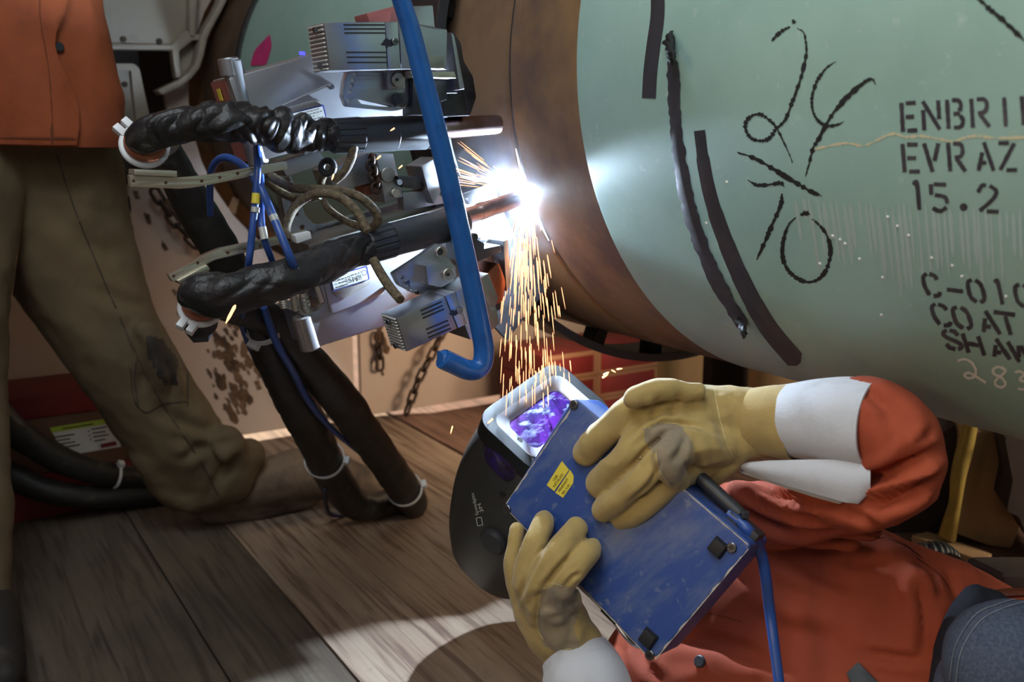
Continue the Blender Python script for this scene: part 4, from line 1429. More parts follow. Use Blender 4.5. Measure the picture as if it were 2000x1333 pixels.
for par, l in ((b1, (((500.5, 378), (499, 398), 'yellow'), ((499, 405), (498, 415), 'label'))), (b2, (((541, 440), (547, 456), 'yellow'), ((532, 420), (541, 440), 'label'), ((548, 458), (555, 475), 'label'))), (b3, (((512, 444), (517, 468), 'label'),))):
    for a, b, mm in l:
        A, B = P(*a, 1.198), P(*b, 1.198)
        rod('tape_band', A, B, 8.3 * 1.2 / FPX if par is not b3 else 8 * 1.2 / FPX, M[mm], par, 16)

BR = M['braid']
bw = 'braided tan cables between the heads'
cable('braided_cable', 'tan braided cable sweeping right from the brackets and curling round near the grip', 'cable', [(504, 322, 9, 1.29), (530, 345, 9, 1.28), (570, 366, 9, 1.27), (620, 370, 9, 1.27), (660, 372, 9, 1.27), (704, 386, 9, 1.27), (734, 414, 9, 1.28), (736, 436, 9, 1.29), (716, 446, 8, 1.31), (680, 434, 7, 1.33), (644, 410, 7, 1.34), (630, 384, 7, 1.35), (628, 352, 8, 1.33), (640, 330, 8, 1.30)], BR, bw)
cable('braided_cable', 'tan braided cable arching over the perforated frame down to the lower grip', 'cable', [(560, 470, 9, 1.24), (560, 440, 9, 1.25), (576, 405, 9, 1.26), (606, 382, 9, 1.26), (640, 378, 9, 1.25), (672, 390, 9, 1.25), (700, 418, 9, 1.24), (718, 452, 9, 1.235)], BR, bw)
cable('braided_cable', 'tan braided cable lowest of the group, joining the arch from the left', 'cable', [(506, 336, 8, 1.31), (530, 362, 8, 1.30), (565, 384, 8, 1.30), (600, 388, 8, 1.29), (625, 382, 8, 1.28)], BR, bw)
cable('braided_cable', 'short tan braided cable behind the upper torch grip going down through a black clip', 'cable', [(692, 280, 9, 1.27), (686, 310, 9, 1.27), (672, 336, 9, 1.27), (654, 352, 9, 1.28)], BR, bw)
cable('braided_cable', 'tan braided cable hanging below the lower torch grip beside the pivot plate', 'cable', [(728, 506, 9, 1.235), (744, 535, 9.5, 1.23), (762, 562, 9.5, 1.22), (782, 586, 9, 1.2)], BR, bw)
cl = tube('cable_clip', [P(640 + 12 * math.cos(a), 327 + 13 * math.sin(a), 1.29) for a in np.linspace(0, 2 * PI, 17)], .0045, M['rubber'], None, 8, 2)
tag(cl, 'small black rubber clip holding tan braided cable under the upper torch', 'clip')

# ================================================================ pendant box held by the welder
_pc = [(1120, 775, 1.165), (983, 990, 1.207), (1275, 1295, 1.09)]
_A = np.array([[x, y, 1] for x, y, d in _pc], float)
_k = np.linalg.solve(_A, np.array([1 / d for x, y, d in _pc]))


def PB(x, y, off=0.):
    q = P(x, y, 1 / (_k @ np.array([x, y, 1])))
    return q + PBN * off


PBN = np.zeros(3)
_n = np.cross(PB(1275, 1295) - PB(983, 990), PB(1120, 775) - PB(983, 990))
_n /= np.linalg.norm(_n)
PBN = _n if _n @ FW < 0 else -_n
pd = thing('control_pendant', PB(1275, 1295, -.03), 'worn blue control pendant box held in both yellow gloves, its underside facing out', 'control box')
case = rnd([(1120, 775), (983, 990), (1275, 1295), (1470, 1066)], [14, 16, 26, 16], 6)
o = extrude('case', [PB(x, y) for x, y in case], [], -PBN * .058, M['pend_blue'], pd, bev=.004, seg=3)
surf = lambda x, y, off: PB(x, y, off)
# worn bright edges: chipped paint along the rim
mb = MB()
e_ = [(1128, 778), (983, 990), (1276, 1296), (1468, 1068), (1128, 778)]
for (x0, y0), (x1, y1), w, j in ((e_[0], e_[1], 4, .8), (e_[1], e_[2], 3, .5), (e_[2], e_[3], 4, .8), ((1330, 950), e_[3], 4, .6)):
    d_ = np.array([x1 - x0, y1 - y0], float); L = np.linalg.norm(d_); d_ /= L
    nn = np.array([-d_[1], d_[0]])
    c_ = np.array([1215, 1030.])
    if nn @ (c_ - np.array([x0, y0])) < 0: nn = -nn
    k = int(L / 4)
    V, Fc = [], []
    for i in range(k + 1):
        p = np.array([x0, y0]) + d_ * (8 + (L - 16) * i / k) + nn * .8
        q = p + nn * max(.4, w * (.55 + j * (mnoise.noise(Vector((i * .16, x0, y0))) * 1.3 + .35 * (rng.random() - .5))))
        V += [PB(*p, .0004), PB(*q, .0004)]
        if i: Fc.append((2 * i - 2, 2 * i - 1, 2 * i + 1, 2 * i))
    mb.add(V, Fc)
w_ = mb.build('worn_edge', M['worn_edge'], o)
for x, y in ((1122, 791), (991, 995), (1270, 1280), (1430, 1070)):
    c = PB(x, y, 0)
    V, Fc = tube_vf([c, c + PBN * .0025, c + PBN * .003, c + PBN * .003, c + PBN * .0008], [.0055, .0055, .0048, .0028, .0026], 18)
    mesh('screw', V, Fc, M['screw'], pd, smooth=.6)
for x, y, a in ((1403, 1070, .75), (1267, 1247, .75)):
    c = PB(x, y, 0)
    ux = PB(x + 10, y + 9) - PB(x, y); ux /= np.linalg.norm(ux)
    uy = np.cross(PBN, ux)
    V = [c + (sx * ux + sy * uy) * h + PBN * z for z, h in ((-.001, .0095), (.007, .0075)) for sx, sy in ((-1, -1), (1, -1), (1, 1), (-1, 1))]
    me = bpy.data.meshes.new('rubber_foot')
    me.from_pydata([tuple(v) for v in V], [], [(0, 3, 2, 1), (4, 5, 6, 7), (0, 1, 5, 4), (1, 2, 6, 5), (2, 3, 7, 6), (3, 0, 4, 7)])
    bevel(me, .0012, 2)
    link('rubber_foot', me, M['rubber'], pd, smooth=.5)
# the two yellow stickers
for poly, lines in (([(1098, 901), (1112, 918), (1083, 960), (1068, 948)], (('120R', (1083, 942), 7.), ('INSTALLED', (1083.5, 953.5), 6.6))),
                    ([(1114, 918), (1121, 930), (1120, 944), (1100, 973), (1085, 963)], (('PENDANT', (1094, 962), 6.8), ('REL 5.60', (1101, 967), 6.6)))):
    st = mesh('sticker', [PB(x, y, .0006) for x, y in poly], [tuple(range(len(poly)))], M['yellow'], pd)
    mb = MB()
    for tx, og, sz in lines:
        text_px(mb, tx, og, (.56 * sz, -.82 * sz), (-.82 * sz, -.56 * sz), surf, .001)
    mb.build('lettering', M['ink'], st)
# handle, buckle, gland and cable
tube('handle', [PB(x, y, -z) for x, y, z in ((1108, 1150, .03), (1120, 1172, .04), (1135, 1192, .045), (1160, 1220, .045), (1182, 1250, .045), (1198, 1266, .043), (1216, 1274, .038), (1232, 1270, .03), (1243, 1258, .026))], 5.8 * 1.16 / FPX, M['alu'], pd, 18, 6)
box('buckle', PB(1168, 1208, -.04), .012 * (PB(1168, 1208) - PB(1150, 1190)) / np.linalg.norm(PB(1168, 1208) - PB(1150, 1190)), PBN * .01, .007 * np.cross(PBN, (PB(1168, 1208) - PB(1150, 1190)) / np.linalg.norm(PB(1168, 1208) - PB(1150, 1190))), M['black'], pd, .002)
tube('strain_relief', [PB(x, y, -.026) for x, y in ((1330, 920), (1362, 947), (1396, 979), (1426, 1006), (1431, 1011))], [r * 1.1 / FPX for r in (13, 14, 14, 13, 11)], M['black'], pd, 20, 6)
box('gland_plate', PB(1438, 1034, -.028), .02 * (PB(1470, 1066) - PB(1400, 1005)) / np.linalg.norm(PB(1470, 1066) - PB(1400, 1005)), PBN * .012, .006 * np.cross(PBN, (PB(1470, 1066) - PB(1400, 1005)) / np.linalg.norm(PB(1470, 1066) - PB(1400, 1005))), M['black'], pd, .002)
_cd = [depth(PB(x, y, -.026)) for x, y in ((1422, 1002), (1440, 1016), (1466, 1042))]
o = pxtube('pendant_cable', [(1422, 1002, 10, _cd[0]), (1440, 1016, 10.5, _cd[1]), (1466, 1042, 11, _cd[2]), (1486, 1080, 11, 1.085), (1496, 1130, 11, 1.09), (1503, 1190, 11, 1.10), (1512, 1260, 10.5, 1.09), (1521, 1330, 10.5, 1.08), (1530, 1420, 10.5, 1.07)], M['blue_cable'], None, sides=20)
tag(o, 'blue cable leaving the blue pendant box and hanging down over the orange jacket', 'cable')
tb = thing('cable_tie', P(1445, 1020, _cd[1]), 'small black cable tie with a stub tail on the blue pendant cable', 'cable tie')
a_, b_ = P(1444, 1020, _cd[1]), P(1450, 1026, _cd[1] - .003)
rod('strap', a_, b_, .0072, M['black'], tb, 20)
rod('tail', P(1448, 1014, _cd[1] - .004), P(1458, 1001, _cd[1] - .008), .0022, M['black'], tb, 8)
box('head', P(1455, 1006, _cd[1] - .006), RT * .004, UP * .004, FW * .003, M['black'], tb, .001)

# ================================================================ the welder
we = thing('person', FL(1700, 1333), 'welder in a red-orange jacket and yellow gauntlets lying back and holding up the blue pendant', 'person')
# body core inside the clothes, one skin from head to hips with both arms
core = [pxchain([(1080, 900, 60, 1.50), (1120, 940, 70, 1.50), (1200, 1020, 50, 1.48), (1290, 1080, 60, 1.42)]),
        pxchain([(1290, 1090, 80, 1.40), (1500, 1180, 110, 1.34), (1750, 1290, 110, 1.28), (1980, 1420, 110, 1.2)]),
        pxchain([(1380, 1080, 45, 1.34), (1560, 1000, 42, 1.20), (1745, 925, 42, 1.05), (1640, 850, 36, 1.08), (1500, 830, 34, 1.11)]),
        pxchain([(1280, 1180, 50, 1.38), (1240, 1340, 45, 1.3), (1215, 1480, 42, 1.2), (1160, 1400, 34, 1.15), (1118, 1270, 28, 1.17)])]
blob('body', core, .008, M['skin'], we, 4)


def jfold(amp, sc, seed):
    def f(c):
        a = 1 - abs(vnoise(c * np.array([1, 1, .6]), sc, seed)) * 2.2
        b = 1 - abs(vnoise(c, sc * 2.3, seed + 4)) * 2.2
        return amp * (max(a, -.4) * .8 + max(b, -.4) * .3 - .3)
    return f


torso = [pxchain([(1275, 1290, 95, 1.33), (1400, 1180, 165, 1.33), (1560, 1170, 185, 1.29), (1700, 1235, 195, 1.26), (1860, 1300, 190, 1.22), (2050, 1400, 180, 1.18)]),
         pxchain([(1215, 1340, 70, 1.30), (1330, 1330, 130, 1.30), (1560, 1340, 200, 1.27), (1760, 1400, 200, 1.22)]),
         pxchain([(1350, 1040, 70, 1.38), (1480, 1040, 85, 1.31), (1600, 1090, 90, 1.25), (1720, 1130, 80, 1.21)]),
         pxchain([(1870, 1150, 50, 1.2), (1900, 1190, 60, 1.2), (1960, 1300, 90, 1.2)]),
         # upper arm, elbow, forearm
         pxchain([(1420, 1010, 66, 1.27), (1540, 1000, 68, 1.18), (1650, 978, 66, 1.10), (1740, 942, 76, 1.04), (1772, 905, 70, 1.02)]),
         pxchain([(1772, 905, 68, 1.02), (1755, 868, 82, 1.02), (1712, 832, 88, 1.035), (1668, 818, 78, 1.05), (1630, 818, 66, 1.07), (1570, 818, 56, 1.10)]), pxchain([(1600, 790, 52, 1.10), (1650, 792, 56, 1.08), (1700, 808, 56, 1.06)]),
         # folds
         pxchain([(1790, 950, 30, .995), (1740, 985, 34, 1.01), (1680, 1002, 36, 1.04), (1610, 985, 26, 1.08), (1560, 960, 18, 1.12)]),
         pxchain([(1560, 1010, 24, 1.13), (1640, 1030, 24, 1.12), (1700, 1035, 20, 1.12)]),
         pxchain([(1440, 960, 22, 1.18), (1520, 985, 22, 1.15), (1590, 990, 18, 1.12)]),
         pxchain([(1440, 1000, 18, 1.19), (1540, 1040, 20, 1.17), (1660, 1060, 18, 1.16)]),
         pxchain([(1790, 1140, 30, 1.16), (1800, 1210, 30, 1.15), (1830, 1290, 26, 1.13)])]
jk = blob('jacket', torso, .0055, M['jacket'], we, 8, jfold(.005, 10, 2.))
px_crease(jk, [([(1836, 872), (1760, 915), (1690, 940), (1650, 948)], 13, .018), ([(1842, 930), (1790, 955), (1740, 975), (1690, 990)], 12, .018), ([(1720, 800), (1750, 850), (1750, 900)], 16, .006), ([(1826, 838), (1790, 868), (1740, 900)], 9, .007),
               ([(1690, 765), (1745, 800), (1790, 850)], 14, .005), ([(1480, 950), (1540, 975), (1600, 985), (1650, 982)], 9, .012), ([(1440, 955), (1500, 990), (1560, 1008), (1620, 1012)], 8, .010), ([(1560, 960), (1600, 972), (1690, 968)], 7, .008),
               ([(1440, 985), (1500, 1020), (1570, 1040), (1660, 1045)], 10, .010), ([(1640, 990), (1700, 1020), (1730, 1038)], 8, .006), ([(1790, 1130), (1810, 1200), (1806, 1290)], 14, .010), ([(1650, 1110), (1690, 1095), (1760, 1110)], 14, .006),
               ([(1460, 1100), (1520, 1150), (1600, 1180)], 16, .005), ([(1430, 1180), (1520, 1230), (1640, 1250)], 18, .005), ([(1330, 1250), (1420, 1260), (1520, 1300)], 14, .005), ([(1690, 1275), (1750, 1285), (1800, 1290)], 10, .008), ([(1250, 1240), (1256, 1290), (1290, 1333)], 10, .007),
               ([(1540, 1080), (1600, 1120), (1680, 1150)], 14, .005), ([(1850, 1110), (1860, 1150), (1880, 1190)], 9, .006), ([(1600, 745), (1680, 760), (1740, 800)], 10, .004)])
jsurf = surf_of(jk)
for x, y in ((1368, 1293),):
    c = jsurf(x, y, .0); n_ = jsurf(x, y, .01) - c; n_ /= np.linalg.norm(n_)
    rod('snap_button', c - n_ * .001, c + n_ * .0045, .0075, M['black'], we, 24, bev=.0015)
mesh('pocket_tab', *(lambda v, f: (v, f))(*decal_vf([(1652, 1318), (1676, 1294), (1722, 1345), (1672, 1360)], jsurf, .006)), M['black'], we)
M['thread_dark'] = mat('dark_thread', (120, 48, 30), .9)
for l in ([(1790, 1090), (1840, 1130), (1870, 1190), (1880, 1250)], [(1300, 1240), (1370, 1200), (1450, 1215)], [(1690, 1045), (1760, 1062), (1800, 1090)]):
    mesh('seam', *ribbon_vf(l, 1.6, jsurf, .0008, 8, .2), M['thread_dark'], jk)

# jeans, hip belt
jn = blob('jeans', [pxchain([(1975, 1300, 128, 1.02), (2080, 1340, 160, 1.02), (2300, 1420, 170, .98)]), pxchain([(1930, 1360, 100, 1.05), (2050, 1480, 150, 1.1)])], .006, M['denim'], we, 6, jfold(.003, 9, 7.))
ds = surf_of(jn)
M['thread_pale'] = mat('faded_thread', (120, 128, 140), .9)
mesh('seam', *ribbon_vf([(1868, 1333), (1880, 1270), (1915, 1215), (1960, 1190), (2010, 1175)], 2.0, ds, .001, 8, .2), M['thread_pale'], jn)
mesh('seam', *ribbon_vf([(1856, 1330), (1868, 1262), (1905, 1204), (1950, 1182), (2005, 1166)], 2.0, ds, .001, 8, .2), M['thread_pale'], jn)
blob('harness_strap', [pxchain([(1868, 1360, 60, 1.12), (1880, 1270, 52, 1.11), (1893, 1205, 40, 1.11), (1906, 1168, 28, 1.12)]), pxchain([(1906, 1168, 26, 1.12), (1935, 1190, 40, 1.12)])], .005, M['navy'], we, 5)

# right gauntlet
rg = [pxchain([(1345, 800, 46, 1.125), (1262, 792, 38, 1.115), (1205, 826, 31, 1.12), (1165, 862, 28.5, 1.135), (1146, 884, 27.5, 1.15)]),
      pxchain([(1345, 835, 46, 1.115), (1266, 842, 30, 1.098), (1222, 892, 28, 1.10), (1184, 930, 27, 1.12), (1168, 946, 26, 1.135)]),
      pxchain([(1355, 872, 44, 1.11), (1298, 888, 27, 1.085), (1250, 936, 26, 1.085), (1204, 978, 25, 1.105), (1181, 996, 24.5, 1.125)]),
      pxchain([(1375, 896, 38, 1.125), (1318, 936, 26, 1.098), (1280, 972, 26, 1.10), (1240, 1002, 25.5, 1.115), (1216, 1010, 25, 1.128)]),
      pxchain([(1330, 806, 54, 1.135), (1400, 812, 60, 1.135), (1470, 818, 59, 1.13), (1535, 822, 64, 1.12)]),
      pxchain([(1360, 860, 54, 1.125), (1420, 856, 56, 1.13), (1490, 840, 52, 1.125), (1535, 828, 58, 1.12)]),
      pxchain([(1400, 868, 44, 1.115), (1345, 872, 38, 1.085), (1306, 884, 30, 1.068), (1308, 914, 28, 1.07), (1326, 938, 22, 1.09)]),
      pxchain([(1440, 880, 34, 1.13), (1400, 915, 30, 1.13), (1352, 945, 24, 1.14)]),
      pxchain([(1240, 778, 22, 1.08), (1290, 762, 22, 1.085), (1360, 764, 18, 1.10)])]


def gfold(amp, seed):
    return lambda c: amp * ((1 - abs(vnoise(c, 28, seed)) * 2.6) * .8 + vnoise(c, 70, seed) * .35 - .3)


g1 = blob('glove', rg, .0023, M['glove'], we, 4, gfold(.0022, 1.))
px_crease(g1, [([(1215, 868), (1240, 840), (1270, 815), (1330, 800)], 6, .003), ([(1222, 925), (1262, 880), (1300, 850)], 5, .004), ([(1226, 985), (1270, 945), (1290, 900)], 5, .003),
               ([(1268, 838), (1300, 826), (1350, 832), (1410, 850)], 5, .0035), ([(1350, 850), (1362, 890), (1350, 930)], 9, .003), ([(1398, 765), (1406, 830), (1430, 900)], 9, .003),
               ([(1420, 770), (1432, 830), (1460, 890)], 12, .0025), ([(1310, 905), (1330, 880), (1340, 850)], 7, .003), ([(1290, 775), (1280, 800), (1275, 830)], 7, .0025), ([(1330, 770), (1318, 795), (1310, 822)], 7, .002)])
g1['label'] = 'upper glove on the right hand, fingers over the box'
paint_px(g1, [(1256, 838), (1290, 825), (1330, 832), (1352, 865), (1348, 905), (1330, 940), (1312, 952), (1290, 930), (1284, 890), (1262, 868)], M['glove_grey'])
gs = surf_of(g1)
mb = MB()
for l in ([(1266, 838), (1290, 826), (1330, 830), (1370, 840)], [(1395, 760), (1404, 810), (1420, 870), (1440, 905)], [(1282, 880), (1284, 905), (1296, 932), (1314, 950)]):
    mesh('stitching', *ribbon_vf(l, 1.6, gs, .0007, 8, .5), M['stitch'], g1)
cf = shell('cuff', [P(1508, 820, 1.115), P(1545, 822, 1.10), P(1600, 822, 1.075), P(1655, 826, 1.052), P(1712, 832, 1.03)], [66 * 1.115 / FPX, 72 * 1.1 / FPX, 81 * 1.075 / FPX, 89 * 1.052 / FPX, 91 * 1.03 / FPX], .003, M['cuff'], we, 64, 10,
           lambda i, s, th: .02 * math.sin(3 * th + 1) * min(1, s * 8) + .03 * mnoise.noise(Vector((s * 12, math.cos(th) * 1.5, math.sin(th) * 1.5))))
cf['label'] = 'pale grey cuff of the upper glove'
gc = shell('cuff_band', [P(1470, 820, 1.125), P(1505, 822, 1.113), P(1530, 824, 1.104), P(1552, 825, 1.097)], [62 * 1.125 / FPX, 69 * 1.113 / FPX, 72.5 * 1.104 / FPX, 75.5 * 1.097 / FPX], .0025, M['glove'], g1, 64, 8)
ff = lambda x, y, d: P(x, y, d)
loft('cuff_flap', [[P(x, y0 + (y1 - y0) * f, d - (.007 * math.sin(PI * f))) for f in np.linspace(0, 1, 10)] + [P(x, y0 + (y1 - y0) * f, d + .004 - (.007 * math.sin(PI * f))) for f in np.linspace(1, 0, 10)]
                   for x, y0, y1, d in ((1440, 905, 914, 1.13), (1500, 900, 940, 1.085), (1580, 898, 962, 1.045), (1650, 898, 982, 1.02), (1676, 899, 985, 1.012), (1700, 905, 962, 1.008))], M['cuff'], we)
loft('cuff_flap', [[P(x, y0 + (y1 - y0) * f, d) for f in np.linspace(0, 1, 6)] + [P(x, y0 + (y1 - y0) * f, d + .006) for f in np.linspace(1, 0, 6)]
                   for x, y0, y1, d in ((1446, 915, 924, 1.13), (1510, 925, 946, 1.10), (1590, 945, 972, 1.065), (1650, 962, 988, 1.045), (1682, 975, 1004, 1.04))], M['cuff'], we)

# left gauntlet
lg = [pxchain([(1040, 1200, 34, 1.175), (1012, 1138, 23, 1.17), (1003, 1095, 19, 1.165), (1007, 1060, 15, 1.165), (1010, 1036, 15.5, 1.17)]),
      pxchain([(1050, 1190, 36, 1.16), (1028, 1130, 28, 1.138), (1044, 1072, 26, 1.13), (1058, 1030, 22, 1.145), (1063, 1014, 19.5, 1.158)]),
      pxchain([(1060, 1190, 38, 1.15), (1054, 1132, 28, 1.115), (1084, 1088, 26.5, 1.105), (1114, 1050, 24.5, 1.12), (1126, 1033, 22, 1.132)]),
      pxchain([(1080, 1195, 40, 1.145), (1096, 1144, 28, 1.108), (1128, 1106, 25, 1.10), (1150, 1080, 22, 1.115), (1157, 1070, 19.5, 1.125)]),
      pxchain([(1050, 1190, 48, 1.17), (1078, 1230, 56, 1.17), (1108, 1268, 52, 1.17), (1135, 1320, 54, 1.16)]),
      pxchain([(1080, 1180, 42, 1.15), (1098, 1220, 48, 1.15), (1130, 1258, 48, 1.16)]),
      pxchain([(1085, 1190, 32, 1.125), (1112, 1168, 24, 1.13), (1122, 1190, 20, 1.15), (1136, 1220, 20, 1.18)])]
g2 = blob('glove', lg, .0023, M['glove'], we, 4, gfold(.002, 6.))
px_crease(g2, [([(1010, 1180), (1035, 1120), (1062, 1070)], 5, .003), ([(1060, 1150), (1090, 1112), (1120, 1080)], 5, .0035), ([(1100, 1150), (1118, 1128), (1132, 1122)], 4, .003), ([(1060, 1150), (1050, 1190), (1052, 1230)], 6, .003),
               ([(1098, 1185), (1115, 1178), (1130, 1180)], 7, .004), ([(1060, 1212), (1090, 1206), (1128, 1192)], 7, .0025), ([(1030, 1190), (1040, 1170), (1062, 1160)], 7, .0025), ([(1105, 1262), (1115, 1235), (1112, 1205)], 8, .002), ([(1085, 1285), (1110, 1262), (1138, 1262)], 7, .002)])
g2['label'] = 'lower glove on the left hand, gripping the box edge'
paint_px(g2, [(1056, 1156), (1090, 1140), (1128, 1152), (1132, 1190), (1120, 1230), (1135, 1262), (1100, 1280), (1062, 1262), (1050, 1220)], M['glove_grey'])
gs2 = surf_of(g2)
mb = MB()
for l in ([(1058, 1155), (1050, 1190), (1050, 1225), (1062, 1250)], [(1060, 1150), (1078, 1140), (1100, 1145)], [(1085, 1276), (1110, 1268), (1135, 1274)]):
    mesh('stitching', *ribbon_vf(l, 1.5, gs2, .0007, 8, .5), M['stitch'], g2)
cf2 = shell('cuff', [P(1122, 1278, 1.165), P(1134, 1305, 1.155), P(1146, 1345, 1.14), P(1160, 1420, 1.13)], [66 * 1.165 / FPX, 76 * 1.155 / FPX, 86 * 1.14 / FPX, 92 * 1.13 / FPX], .003, M['cuff'], we, 64, 10,
            lambda i, s, th: .03 * math.sin(2 * th + 1) + .03 * mnoise.noise(Vector((s * 12 + 4, math.cos(th) * 1.5, math.sin(th) * 1.5))))
cf2['label'] = 'pale grey cuff of the lower glove'

# ================================================================ welding helmet
Fv = .25 * RT + .65 * UP - .72 * FW; Fv /= np.linalg.norm(Fv)
Sv = .655 * RT + .434 * UP + .62 * FW; Sv = Sv - Fv * (Sv @ Fv); Sv /= np.linalg.norm(Sv)
Uv = -.716 * RT + .627 * UP + .317 * FW; Uv = Uv - Fv * (Uv @ Fv) - Sv * (Uv @ Sv); Uv /= np.linalg.norm(Uv)
HC = P(1066, 817, 1.40) - Fv * .128


def HP(s, u, f): return HC + Sv * s + Uv * u + Fv * f


he = thing('welding_helmet', HP(0, 0, -.16), 'dark grey welding helmet with a lit violet visor lens facing up to the arc', 'helmet')
prof = [(.124, .052, .030, .0), (.122, .072, .050, .0), (.112, .086, .066, -.004), (.092, .094, .084, -.012), (.06, .100, .098, -.020), (.02, .104, .108, -.026), (-.03, .107, .112, -.030), (-.08, .107, .110, -.034), (-.13, .104, .102, -.036), (-.175, .096, .086, -.036)]
prof = [list(map(float, q)) for q in catmull([list(p) for p in prof], 4)]
secs = []
for f, a, b, uc in prof:
    e = 2.5
    secs.append([HP(a * math.copysign(abs(math.cos(t)) ** (2 / e), math.cos(t)), uc + b * math.copysign(abs(math.sin(t)) ** (2 / e), math.sin(t)), f) for t in np.linspace(0, 2 * PI, 72, endpoint=False)])
sh = loft('shell', secs, M['helmet'], he)
hs = surf_of(sh)


def rrect(a, b, r, n=6):
    out = []
    for cx, cy, a0 in ((a - r, b - r, 0), (-a + r, b - r, PI / 2), (-a + r, -b + r, PI), (a - r, -b + r, 1.5 * PI)):
        out += [(cx + r * math.cos(a0 + PI / 2 * k / n), cy + r * math.sin(a0 + PI / 2 * k / n)) for k in range(n + 1)]
    return out


def hring(name, o_, i_, f0, th, m, parent, bev=.003):
    return extrude(name, [HP(s, u, f0) for s, u in o_], [[HP(s, u, f0) for s, u in i_]] if i_ else [], -Fv * th, m, parent, bev=bev, seg=3)


# raised dark frame, sloping silver bezel, lens
hring('visor_frame', rrect(.088, .060, .026), rrect(.073, .043, .018), .136, .03, M['frame_dark'], he, .005)
bz = rrect(.075, .045, .018)
bi = rrect(.054, .0275, .012)
loft('bezel', [[HP(s, u, .134) for s, u in bz], [HP(s * .96, u * .95, .136) for s, u in bz], [HP(s * 1.02, u * 1.03, .1285) for s, u in bi], [HP(s, u, .1265) for s, u in bi], [HP(s, u, .118) for s, u in bi]], M['bezel'], he, cap=False)
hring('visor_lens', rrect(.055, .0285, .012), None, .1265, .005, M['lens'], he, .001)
c = HP(-.062, -.004, .132)
rod('sensor', c - Fv * .004, c + Fv * .0008, .004, M['ink'], he, 14)
mesh('side_window', *decal_vf(rnd([(943, 850), (979, 868), (1008, 889), (1034, 888), (1024, 907), (1001, 937), (990, 941), (967, 922), (949, 901)], 8, 3), hs, .0016, 7), M['side_lens'], he, smooth='all')
for px, rr in (((966, 1056), .022),):
    c = hs(*px, 0.); n_ = hs(*px, .01) - c; n_ /= np.linalg.norm(n_)
    rod('pivot_knob', c - n_ * .004, c + n_ * .009, rr, M['black'], he, 40, bev=.004)
c = hs(982, 965, 0.); n_ = hs(982, 965, .01) - c; n_ /= np.linalg.norm(n_)
rod('vent_screw', c - n_ * .002, c + n_ * .002, .0045, M['ink'], he, 16)
mb = MB()
text_px(mb, 'Speedglas', (936, 1006), (-2.5, -11.2), (-8.6, 2.0), hs, .0012)
text_px(mb, '3M', (946, 1000), (-4.5, -14), (-10, 2.6), hs, .0012)
for l in ([(931, 1012), (941, 1010)], [(934, 1027), (944, 1025)], [(931, 1012), (934, 1027)], [(941, 1010), (944, 1025)]):
    mb.add(*ribbon_vf(l, 1.4, hs, .0012, 4))
mb.build('lettering', M['white'], he)

# ================================================================ standing worker at the left
ma = thing('person', FL(420, 1005), 'standing worker in an orange jacket and dirty brown trousers, cropped at the left edge', 'person')


def man_pt(x, y, d): return P(x, y, d)


legs = [pxchain([(60, 180, 150, 1.98), (90, 320, 140, 2.0), (132, 490, 126, 2.03), (206, 640, 100, 2.06), (256, 720, 92, 2.08), (306, 800, 88, 2.12), (372, 880, 78, 2.17), (415, 930, 66, 2.21)]),
        pxchain([(285, 660, 30, 2.0), (310, 720, 34, 2.02), (330, 760, 30, 2.06)]),
        pxchain([(300, 880, 44, 2.12), (350, 950, 46, 2.18), (380, 972, 36, 2.2)]), pxchain([(372, 968, 34, 2.17), (430, 932, 60, 2.19), (482, 888, 34, 2.2)]),
        pxchain([(440, 870, 40, 2.14), (470, 900, 34, 2.2)]),
        pxchain([(-60, 200, 140, 1.9), (-95, 500, 110, 1.8), (-88, 760, 92, 1.75), (-60, 960, 74, 1.70), (-48, 1090, 66, 1.66), (-44, 1175, 62, 1.64)])]
tr = blob('trousers', legs, .008, M['pants'], ma, 7, jfold(.007, 8, 11.))
paint_px(tr, [(285, 655), (318, 665), (345, 700), (350, 760), (320, 752), (290, 700)], M['boot_dark'])
px_crease(tr, [([(300, 790), (360, 830), (440, 850)], 12, .010), ([(330, 850), (390, 870), (470, 862)], 10, .010), ([(350, 900), (400, 880), (440, 930)], 9, .010), ([(400, 990), (430, 930), (480, 880)], 9, .008), ([(250, 640), (280, 700), (280, 770)], 12, .008), ([(120, 420), (180, 480), (240, 500)], 16, .006),
               ([(60, 340), (130, 360), (200, 350)], 14, .006), ([(180, 560), (240, 590), (290, 600)], 12, .007), ([(320, 700), (340, 740), (330, 790)], 10, .008)])
ts = surf_of(tr)
mb = MB()
for l in ([(255, 720), (262, 780), (285, 806), (320, 790), (364, 785)], [(268, 700), (262, 740), (270, 790)], [(367, 690), (366, 740), (366, 795)], [(110, 300), (150, 420), (225, 600), (300, 760), (390, 900), (430, 975)]):
    mesh('seam', *ribbon_vf(l, 2.2, ts, .001, 8, .3), M['boot_dark'], tr)
blob('boot', [pxchain([(400, 965, 46, 2.24), (500, 945, 48, 2.27), (600, 925, 50, 2.32), (668, 936, 44, 2.36), (722, 952, 32, 2.40)]), pxchain([(415, 990, 34, 2.25), (500, 985, 34, 2.29), (600, 962, 30, 2.34)])], .006, M['boot'], ma, 5, jfold(.003, 14, 3.))
blob('boot', [pxchain([(-30, 1200, 62, 1.63), (-20, 1260, 62, 1.60), (-2, 1300, 50, 1.56)]), pxchain([(-60, 1300, 40, 1.60), (0, 1318, 40, 1.55), (8, 1322, 34, 1.53)])], .006, M['boot_dark'], ma, 5)
